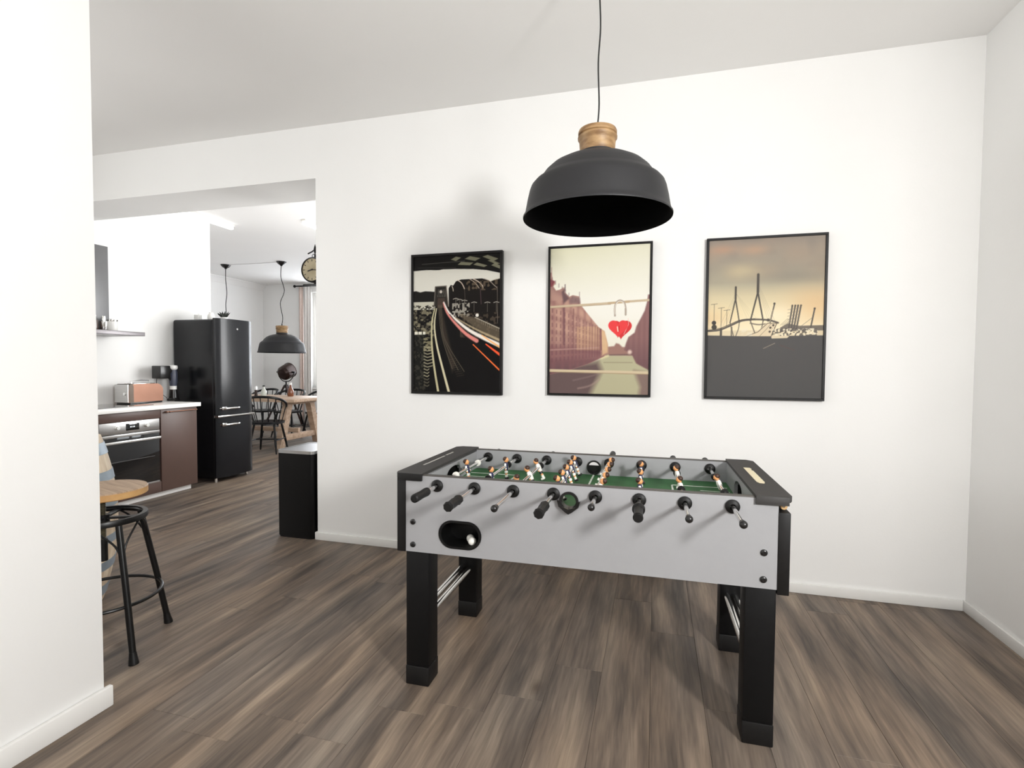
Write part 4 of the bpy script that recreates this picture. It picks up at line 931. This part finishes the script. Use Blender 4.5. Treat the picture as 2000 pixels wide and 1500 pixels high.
# cooker hood
hx = -4.75; o_ = (-5.0, 3.6, 1.56)
t = thing('cooker_hood', 'slim steel cooker hood with grey chimney on the kitchen wall', 'cooker hood', o_)
OB(XK+0.001, hx, 3.30, 3.895, 1.560, 1.597, 0.003).obj('hood_slab', mat('hood_slab_steel', S(132, 128, 130), 0.4, 0.6, var=0.03), t, o_)
OB(XK+0.001, -4.95, 3.31, 3.705, 1.5975, 2.385, 0.002).obj('chimney', mat('grey_hood_chimney', S(112, 112, 113), 0.4, 0.3, var=0.03), t, o_)
q = MB(); q.box(XK+0.05, hx-0.04, 3.36, 3.66, 1.556, 1.5598); q.obj('grease_filter', M['chromedark'], t, o_, smooth=False)
def bottle(name, label, cat, x, y, z, prof, m, capm, capn, group=None):
    t = thing(name, label, cat, (x, y, z), 0, group)
    k = len(prof)-2 if capm else len(prof)
    b = MB(); b.lathe([(0, 0)]+prof[:k], 20, 0, None, False, True); b.obj('vessel', m, t)
    if capm: b = MB(); b.lathe([(prof[k][0], prof[k-1][1])]+prof[k:]+[(0, prof[-1][1])], 18, 0, None, True); b.obj(capn, capm, t)
    return t
G = 'shakers on the cooker hood'
bottle('cocktail_shaker', 'dark shaker with chrome top, leftmost on the cooker hood', 'shaker', -4.86, 3.50, 1.598, [(0.030, 0), (0.034, 0.01), (0.030, 0.09), (0.018, 0.12), (0.018, 0.135)], mat('dark_brown_glass', S(70, 52, 44), 0.2, var=0.1), M['chrome'], 'shaker_top', G)
bottle('cocktail_shaker', 'chrome shaker standing between the dark shaker and the white mug', 'shaker', -4.86, 3.585, 1.598, [(0.026, 0), (0.031, 0.01), (0.036, 0.08), (0.017, 0.108), (0.015, 0.13)], M['chrome'], M['chrome'], 'shaker_top', G)
t = thing('jar', 'white jar with chrome rim on the cooker hood beside the shakers', 'jar', (-4.86, 3.665, 1.598))
b = MB(); b.lathe([(0, 0), (0.036, 0), (0.040, 0.006), (0.040, 0.088)], 24, 0, None, False, True); b.obj('jar_body', M['porcelain'], t)
b = MB(); b.lathe([(0.0405, 0.088), (0.0415, 0.09), (0.0415, 0.102), (0.036, 0.106), (0, 0.106)], 24, 0, None, True); b.obj('jar_lid', M['chrome'], t)
# toaster
o_ = (-5.0, 4.03, 0.899)
t = thing('toaster', 'long copper toaster with black base on the white worktop', 'toaster', o_)
def hump(y0, y1, x0, x1, z0, z1, mb, r=0.07, n=8):
    P = [(y0, z0)]+[(y1, z0)]+arc(y1-r, z1-r, r, 0, PI/2, n)+arc(y0+r, z1-r, r, PI/2, PI, n); mb.plate(P, [], x0, x1, 'yz')
q = MB(); hump(3.85, 4.215, -5.085, -4.915, 0.915, 1.095, q); bmesh.ops.bevel(q.bm, geom=[e for e in q.bm.edges if abs(e.verts[0].co.x-e.verts[1].co.x) < 1e-6 and e.verts[0].co.z+e.verts[1].co.z > 1.84 and len(e.link_faces) == 2 and abs(e.calc_face_angle(0)) > 1.2], offset=0.014, segments=3, affect='EDGES'); q.obj('toaster_body', M['copper'], t, o_)
q = MB(); q.box(-5.088, -4.912, 3.862, 4.203, 0.8995, 0.917, 0.004); q.obj('toaster_base', M['plastic'], t, o_)
q = MB(); q.box(-5.06, -4.94, 3.92, 4.15, 1.094, 1.100, 0.002); q.obj('slot_plate', M['chrome'], t, o_)
q = MB(); q.box(-5.045, -5.015, 3.94, 4.13, 1.1002, 1.1012); q.box(-4.985, -4.955, 3.94, 4.13, 1.1002, 1.1012); q.obj('bread_slot', M['pure'], t, o_, smooth=False)
q = MB(); q.tube([(-5.0, 3.95, 1.10), (-5.0, 3.93, 1.125), (-5.0, 4.05, 1.13), (-5.0, 4.13, 1.125), (-5.0, 4.12, 1.10)], 0.003, 6); q.obj('warming_rack', M['chrome'], t, o_)
q = MB(); hump(3.842, 3.852, -5.083, -4.917, 0.917, 1.092, q, 0.004); q.obj('end_plate', M['steel'], t, o_)
q = MB(); hump(3.853, 3.90, -5.0865, -4.9135, 0.917, 1.0965, q, 0.03); q.obj('dark_end_band', mat('dark_bronze_band', S(84, 72, 62), 0.35, 0.5, var=0.05), t, o_)
q = MB(); q.cyl((-4.955, 3.845, 1.0), (-4.955, 3.835, 1.0), 0.014, seg=14); q.obj('toaster_dial', M['ovbar'], t, o_)
# black kitchen machine
o_ = (-5.03, 4.40, 0.899)
t = thing('kitchen_machine', 'black kitchen machine with boxy head, cord and white knob between toaster and fridge', 'kitchen machine', o_)
q = MB(); q.box(-5.09, -4.97, 4.235, 4.355, 1.14, 1.275, 0.008); hd = q.obj('motor_head', M['plastic'], t, o_)
q = MB(); q.tube([(-5.03, 4.33, 1.245), (-5.03, 4.385, 1.235), (-5.03, 4.425, 1.195)], 0.022, 12); q.tube([(-5.03, 4.34, 1.165), (-5.03, 4.385, 1.150), (-5.03, 4.42, 1.10)], 0.014, 10); q.obj('arm', M['plastic'], t, o_)
q = MB(); q.lathe([(0.060, 0.0), (0.062, 0.012), (0.045, 0.03), (0.040, 0.08), (0.036, 0.12)], 24, 0, Matrix.Translation((-5.03, 4.435, 0.8995)), True, True); q.obj('foot_column', M['plastic'], t, o_)
q = MB(); q.lathe([(0.033, 0.12), (0.033, 0.158)], 24, 0, Matrix.Translation((-5.03, 4.435, 0.8995)), True, True); q.obj('white_band', M['porcelain'], t, o_)
q = MB(); q.lathe([(0.034, 0.158), (0.040, 0.20), (0.040, 0.30), (0.034, 0.33)], 24, 0, Matrix.Translation((-5.03, 4.435, 0.8995)), True, True); q.obj('beaker', M['slate'], t, o_)
q = MB(); q.lathe([(0.028, 0.33), (0.042, 0.342), (0.045, 0.36), (0.040, 0.378), (0.0, 0.386)], 24, 0, Matrix.Translation((-5.03, 4.435, 0.8995)), True); q.obj('lid_knob', M['porcelain'], t, o_)
q = MB(); q.tube(smooth_path([(-5.05, 4.26, 1.14), (-5.05, 4.255, 1.06), (-5.06, 4.28, 1.0), (-5.05, 4.35, 0.95), (-5.04, 4.385, 0.905)], 5), 0.003, 6); q.obj('cord', M['cord'], t, o_)
# cutting board style panel? none. Fridge
FX0, FX1, FY0, FY1, FZ = -5.175, -4.545, 4.56, 5.085, 1.795
o_ = (-4.86, 4.82, 0)
t = thing('fridge', 'tall black retro fridge freezer with chrome handles', 'fridge', o_)
q = MB(); q.box(FX0, FX1-0.075, FY0+0.004, FY1-0.004, 0.035, FZ-0.01, 0.025, seg=4); q.obj('fridge_body', M['fridge'], t, o_)
def fdoor(z0, z1, topround):
    q = MB(); n = 12; P = []
    ym = (FY0+FY1)/2; hw = (FY1-FY0)/2
    for k in range(n+1):
        s = -1+2*k/n; P.append((FX1-0.022*abs(s)**2-0.030*max(0, abs(s)-0.8)/0.2*abs(s), ym+hw*s))
    P += [(FX1-0.074, FY1), (FX1-0.074, FY0)]
    q.plate(P, [], z0, z1, 'xy')
    es = [e for e in q.bm.edges if len(e.link_faces) == 2 and abs(e.verts[0].co.z-e.verts[1].co.z) < 1e-6 and e.calc_face_angle(0) > 1.2 and (e.verts[0].co.z > z1-1e-4 or e.verts[0].co.z < z0+1e-4)]
    bmesh.ops.bevel(q.bm, geom=es, offset=0.012, segments=3, affect='EDGES', clamp_overlap=True)
    return q
d1 = fdoor(0.738, FZ, True).obj('upper_door', M['fridge'], t, o_, angle=50); d2 = fdoor(0.05, 0.708, False).obj('lower_door', M['fridge'], t, o_, angle=50)
q = MB(); q.box(FX1-0.07, FX1-0.012, FY0-0.002, FY1+0.002, 0.712, 0.733, 0.003); q.obj('chrome_strip', M['chrome'], t, o_)
for d, z in ((d1, 0.810), (d2, 0.632)):
    q = MB(); q.tube(smooth_path([(FX1-0.03, FY0+0.045, z), (FX1+0.015, FY0+0.065, z), (FX1+0.028, FY0+0.13, z), (FX1+0.030, FY0+0.21, z), (FX1+0.012, FY0+0.265, z), (FX1-0.005, FY0+0.272, z)], 5), 0.012, 10); q.box(FX1-0.012, FX1+0.004, FY0+0.04, FY0+0.10, z-0.018, z+0.018, 0.004); q.obj('handle', M['chrome'], d, o_)
q = MB(); q.lathe([(0.014, 0), (0.012, 0.004), (0, 0.005)], 5, 0, Matrix.Translation((FX1-0.003, 4.825, 1.690)) @ Matrix.Rotation(PI/2, 4, 'Y')); q.obj('emblem', M['chrome'], d1, o_, smooth=False)
for (xx, yy) in ((FX1-0.10, FY0+0.04), (FX1-0.10, FY1-0.04), (FX0+0.05, FY0+0.04), (FX0+0.05, FY1-0.04)):
    q = MB(); q.cyl((xx, yy, 0), (xx, yy, 0.04), 0.018, seg=12); q.obj('foot', M['chrome'], t, o_)
# things on the fridge
t = thing('white_vase', 'small white vase on top of the fridge, front one', 'vase', (-4.78, 4.70, FZ-0.0095))
b = MB(); b.lathe([(0, 0), (0.032, 0), (0.040, 0.02), (0.036, 0.055), (0.022, 0.075), (0.024, 0.085)], 20); b.obj('vase_body', M['porcelain'], t)
t = thing('candle_jar', 'squat white jar beside the small vase on the fridge', 'jar', (-4.98, 4.72, FZ-0.0095))
b = MB(); b.lathe([(0, 0), (0.04, 0), (0.043, 0.008), (0.043, 0.06), (0.038, 0.064), (0, 0.064)], 20); b.obj('jar_body', M['porcelain'], t)
b = MB(); b.lathe([(0.0, 0.064), (0.02, 0.064), (0.008, 0.072), (0, 0.08)], 12); b.obj('jar_lid', M['chrome'], t)
t = thing('potted_succulent', 'spiky dark succulent in a white pot on top of the fridge', 'plant', (-4.72, 4.82, FZ-0.0095))
b = MB(); b.lathe([(0, 0), (0.030, 0), (0.038, 0.04), (0.034, 0.041), (0, 0.036)], 20); b.obj('pot', M['porcelain'], t)
for k in range(13):
    a = k*2.4; el = 0.35+0.09*(k % 6); L_ = 0.075
    d = Vector((math.cos(a)*math.cos(el), math.sin(a)*math.cos(el), math.sin(el)))
    b = MB(); p0 = Vector((0, 0, 0.036)); b.tube([p0, p0+d*L_*0.45+Vector((0, 0, 0.006)), p0+d*L_+Vector((0, 0, 0.018))], 0.01, 6, radii=[0.008, 0.013, 0.001]); b.obj('leaf', M['leaf'], t)

# ------------------------------------------------------------------ ceiling battens in the kitchen
def batten(label, x, y0, y1):
    t = thing('batten_light', label, 'ceiling light', (x, (y0+y1)/2, H), 0, 'linear lamps on the kitchen ceiling'); o_ = (x, (y0+y1)/2, H)
    q = MB(); q.box(x-0.03, x+0.03, y0, y1, H-0.02, H-0.0005, 0.002); q.obj('housing', M['white_pl'], t, o_)
    q = MB(); q.box(x-0.027, x+0.027, y0+0.01, y1-0.01, H-0.06, H-0.0205, 0.01); q.obj('diffuser', M['led'], t, o_)
batten('white linear ceiling light close to the kitchen wall above the fridge', -5.10, 4.10, 5.36)
batten('white linear ceiling light further right, partly cut off by the passage edge', -4.06, 5.34, 6.60)

# ------------------------------------------------------------------ station clock
o_ = (-2.922, 4.0, 2.132)
t = thing('station_clock', 'round double-sided station clock with aged face on a black bracket', 'clock', o_)
R90 = Matrix.Translation(o_) @ Matrix.Rotation(PI/2, 4, 'X')
q = MB(); q.lathe([(0.098, 0.05), (0.106, 0.052), (0.112, 0.040), (0.112, -0.040), (0.106, -0.052), (0.098, -0.05), (0.098, 0.05)], 48, 0, R90); q.obj('clock_case', M['iron'], t, o_)
q = MB(); q.lathe([(0, 0.044), (0.099, 0.044), (0.099, -0.044), (0, -0.044)], 48, 0, R90); fc = q.obj('clock_face', M['clockface'], t, o_)
for k in range(12):
    q = MB(); a = k*PI/6; m = Matrix.Translation((o_[0]+0.082*math.sin(a), o_[1]-0.0448, o_[2]+0.082*math.cos(a))) @ Matrix.Rotation(a, 4, 'Y'); q.box(-0.003, 0.003, -0.0004, 0.0006, -0.009, 0.009, mtx=m); q.obj('hour_mark', M['ink'], fc, o_, smooth=False)

for nm, a, L_, w_ in (('hour_hand', math.radians(255), 0.045, 0.005), ('minute_hand', math.radians(96), 0.07, 0.0035)):
    q = MB(); m = Matrix.Translation((o_[0], o_[1]-0.047, o_[2])) @ Matrix.Rotation(a, 4, 'Y'); q.box(-w_, w_, -0.0008, 0.0008, -0.012, L_, mtx=m); q.obj(nm, M['ink'], fc, o_, smooth=False)
q = MB(); q.cyl((o_[0], o_[1]-0.044, o_[2]), (o_[0], o_[1]-0.050, o_[2]), 0.007, seg=12); q.obj('hand_hub', M['ink'], fc, o_)
q = MB(); q.box(o_[0]-0.120, XJ-0.001, 3.99, 4.01, 2.004, 2.014, 0.002); q.tube([(o_[0], 4.0, 2.021), (o_[0], 4.0, 2.012)], 0.012, 10); q.obj('lower_bracket', M['iron'], t, o_)
q = MB(); q.cyl((o_[0], 4.0, 2.243), (o_[0], 4.0, 2.275), 0.008, seg=10)
q.tube(smooth_path([(-2.995, 4.0, 2.283), (-2.955, 4.0, 2.298), (-2.922, 4.0, 2.31), (-2.8, 4.0, 2.30), (-2.6, 4.0, 2.29), (XJ-0.001, 4.0, 2.29)], 5), 0.006, 8)
q.lathe([(0.004, 0), (0.005, 0.01), (0.014, 0.03), (0.011, 0.055), (0.003, 0.085), (0, 0.095)], 12, 0, Matrix.Translation((o_[0], 4.0, 2.272)))
q.tube([(o_[0]+0.018*math.cos(a)-0.012, 4.0, 2.262+0.014*math.sin(a)) for a in [2*PI*k/14 for k in range(14)]], 0.003, 6, closed=True)
q.obj('scroll_arm', M['iron'], t, o_)
q = MB(); q.box(XJ-0.010, XJ-0.0005, 3.965, 4.035, 1.97, 2.33, 0.003); q.obj('wall_plate', M['iron'], t, o_)

# ------------------------------------------------------------------ dining area
tx0, tx1, ty0, ty1 = -7.75, -5.275, 6.69, 7.62; o_ = ((tx0+tx1)/2, (ty0+ty1)/2, 0)
t = thing('dining_table', 'long oak trestle dining table beyond the kitchen', 'table', o_)
q = MB(); q.box(tx0, tx1, ty0, ty1, 0.715, 0.765, 0.004); q.obj('tabletop', M['oak'], t, o_)
for xx in (tx0+0.30, tx1-0.27):
    q = MB(); q.box(xx-0.05, xx+0.05, ty0+0.10, ty1-0.10, 0.665, 0.7145, 0.003); q.obj('top_rail', M['oak'], t, o_)
    for s in (-1, 1):
        ym = (ty0+ty1)/2
        q = MB(); V = []
        for z, dy in ((0.0, 0.46), (0.664, 0.27)):
            V.append([q.bm.verts.new((xx+a, ym+s*dy+c, z)) for a, c in ((-0.05, -0.055), (0.05, -0.055), (0.05, 0.055), (-0.05, 0.055))])
        for k in range(4): j = (k+1) % 4; q.bm.faces.new((V[0][k], V[0][j], V[1][j], V[1][k]))
        q.bm.faces.new(V[0][::-1]); q.bm.faces.new(V[1]); q.obj('leg', M['oak'], t, o_, smooth=False)
    q = MB(); q.box(xx-0.03, xx+0.03, ty0+0.10, ty1-0.10, 0.11, 0.20, 0.003); q.obj('foot_rail', M['oak'], t, o_)
q = MB(); q.box(tx0+0.30, tx1-0.27, o_[1]-0.025, o_[1]+0.025, 0.20, 0.27, 0.003); q.obj('stretcher', M['oak'], t, o_)

def make_chair():
    t = thing('dining_chair', 'black', 'chair', (0, 0, 0), 0, 'black spindle-back chairs around the dining table')
    b = MB(); P = [(0.22*math.copysign(abs(math.cos(a))**0.75, math.cos(a)), 0.21*math.copysign(abs(math.sin(a))**0.75, math.sin(a))) for a in [2*PI*k/28 for k in range(28)]]
    b.plate(P, [], 0.43, 0.46, 'xy'); b.obj('seat', M['chair'], t, angle=60)
    for sx in (-1, 1):
        for sy in (-1, 1):
            b = MB(); b.tube([(sx*0.14, sy*0.13, 0.431), (sx*0.175, sy*0.175, 0.20), (sx*0.205, sy*0.215, 0.0)], 0.016, 8, radii=[0.015, 0.018, 0.012]); b.obj('leg', M['chair'], t)
    b = MB(); b.tube([(-0.178, -0.178, 0.19), (-0.178, 0.178, 0.19)], 0.009, 6); b.tube([(0.178, -0.178, 0.19), (0.178, 0.178, 0.19)], 0.009, 6); b.tube([(-0.178, 0, 0.19), (0.178, 0, 0.19)], 0.009, 6); b.obj('stretcher', M['chair'], t)
    rail = []
    for k in range(21):
        a = math.radians(-115+230*k/20); f = abs(a)/math.radians(115)
        rail.append((0.265*math.sin(a), -0.02-0.235*math.cos(a), 0.83-0.16*f**2.2))
    b = MB(); b.tube(rail, 0.016, 8, radii=[0.014+0.006*math.cos(math.radians(-115+230*k/20)*0.7) for k in range(21)]); b.obj('back_rail', M['chair'], t)
    for k in (1, 4, 6, 8, 10, 12, 14, 16, 19):
        p = rail[k]; s_ = 0.76; b = MB(); b.tube([(p[0]*0.74, max(-0.185, p[1]*0.70), 0.458), ((p[0]*0.9), p[1]*0.88, 0.62), p], 0.007, 6); b.obj('spindle', M['chair'], t)
    return t
c0 = make_chair(); c0['label'] = 'black spindle-back chair at the near corner of the dining table, back to the viewer'; c0.location = (-5.50, 6.40, 0); c0.rotation_euler = (0, 0, math.radians(18))
dup(c0, 'black spindle-back chair on the near side of the table, mostly behind the fridge', (-6.30, 6.52, 0), math.radians(-6))
dup(c0, 'black spindle-back chair across the table, nearest the fridge edge', (-6.95, 7.95, 0), math.radians(176))
dup(c0, 'black spindle-back chair across the table, in front of the tripod lamp', (-6.38, 7.95, 0), math.radians(184))
dup(c0, 'black spindle-back chair across the table, half hidden by the passage edge', (-5.78, 8.00, 0), math.radians(172))
# bottles on the table
bottle('glass_bottle', 'pale glass bottle with dark stopper on the dining table beside the fridge', 'bottle', -6.02, 6.92, 0.765, [(0.035, 0), (0.042, 0.01), (0.042, 0.10), (0.016, 0.15), (0.014, 0.175), (0.018, 0.178), (0.018, 0.195)], M['clearb'], M['plastic'], 'stopper')
bottle('salt_mill', 'small dark mill on the dining table against the fridge edge', 'mill', -6.17, 6.92, 0.765, [(0.025, 0), (0.028, 0.01), (0.02, 0.08), (0.024, 0.12), (0.022, 0.16), (0.01, 0.18)], M['darkwood'], M['chrome'], 'mill_top')
bottle('brown_bottle', 'brown bottle with white cap on the dining table below the tripod lamp', 'bottle', -5.86, 7.35, 0.765, [(0.045, 0), (0.05, 0.01), (0.05, 0.09), (0.022, 0.15), (0.018, 0.19), (0.022, 0.193), (0.022, 0.23)], M['amber'], M['porcelain'], 'bottle_cap')
# tripod lamp
lx, ly, lz = -7.20, 8.90, 1.14
t = thing('tripod_lamp', 'tripod floor lamp with dark copper drum head in the dining corner', 'floor lamp', (lx, ly, 0)); o_ = (lx, ly, 0)
q = MB(); ax = Matrix.Translation((lx, ly, lz)) @ Matrix.Rotation(math.radians(-70), 4, 'X'); q.lathe([(0.0, -0.13), (0.10, -0.125), (0.142, -0.08), (0.150, 0.0), (0.152, 0.11), (0.158, 0.115), (0.158, 0.125), (0.145, 0.125), (0.14, 0.0), (0, -0.10)], 32, 0, ax); q.obj('lamp_head', M['lampbrown'], t, o_)
q = MB(); q.tube(smooth_path([(lx-0.175, ly, lz), (lx-0.172, ly, lz-0.08), (lx-0.09, ly, lz-0.17), (lx, ly, lz-0.19), (lx+0.09, ly, lz-0.17), (lx+0.172, ly, lz-0.08), (lx+0.175, ly, lz)], 4), 0.009, 8)
for s in (-1, 1): q.cyl((lx+s*0.15, ly, lz), (lx+s*0.215, ly, lz), 0.018, seg=12)
q.obj('yoke', M['iron'], t, o_)
q = MB(); q.cyl((lx, ly, 0.72), (lx, ly, lz-0.185), 0.015, seg=12); q.cyl((lx, ly, 0.82), (lx, ly, 0.89), 0.035, seg=14); q.obj('center_post', M['iron'], t, o_)
for k in range(3):
    a = math.radians(205+120*k); q = MB(); q.tube([(lx+0.03*math.cos(a), ly+0.03*math.sin(a), 0.87), (lx+0.45*math.cos(a), ly+0.45*math.sin(a), 0.0)], 0.02, 8); q.obj('leg', M['darkwood'], t, o_)
# curtain rod and curtains
yr = YF-0.12; zr = 2.955
t = thing('curtain_rod', 'black curtain rod with ball end above the dining window', 'curtain rod', (-6.5, yr, zr)); o_ = (-6.5, yr, zr)
q = MB(); q.cyl((-7.40, yr, zr), (-5.6, yr, zr), 0.014, seg=12); q.obj('rod', M['iron'], t, o_)
for xx in (-7.42, -5.58): q = MB(); q.sphere((xx, yr, zr), 0.03, seg=14, rings=10); q.obj('finial', M['iron'], t, o_)
for xx in (-7.34, -5.64): q = MB(); q.tube([(xx, yr, zr), (xx, YF-0.001, zr+0.0)], 0.008, 8); q.obj('bracket', M['iron'], t, o_)
def curtain(label, x0, x1, m, ph, top=0.0):
    q = MB(); n = 60; rows = 10; th = 0.004; V = []
    for r in range(rows+1):
        z = zr-0.02-(zr-0.04)*r/rows; row = []
        sq = 1-0.10*math.sin(PI*min(1, r/rows*1.1))
        for k in range(n+1):
            f = k/n; x = x0+(x1-x0)*(0.5+(f-0.5)*sq); row.append((x, yr+0.035*math.sin(f*2*PI*(abs(x1-x0)/0.075)+ph)*(0.7+0.3*r/rows)+0.0, z))
        V.append(row)
    F = [[q.bm.verts.new((x, y-th/2, z)) for x, y, z in row] for row in V]; Bk = [[q.bm.verts.new((x, y+th/2, z)) for x, y, z in row] for row in V]
    for X in (F, Bk):
        for r in range(rows):
            for k in range(n): q.bm.faces.new((X[r][k], X[r][k+1], X[r+1][k+1], X[r+1][k]))
    for r in range(rows):
        for k in (0, n): q.bm.faces.new((F[r][k], F[r+1][k], Bk[r+1][k], Bk[r][k]))
    for k in range(n):
        for r in (0, rows): q.bm.faces.new((F[r][k], F[r][k+1], Bk[r][k+1], Bk[r][k]))
    o = q.obj('curtain', m, None, ((x0+x1)/2, yr, 0.02), angle=180); tag(o, label, 'curtain', 'curtains at the dining window'); return o
curtain('blush curtain hanging at the left end of the black rod', -7.32, -7.20, M['curt'], 0.4)
curtain('white curtain hanging beside the blush one at the dining window', -7.185, -7.00, M['sheer'], 1.2)
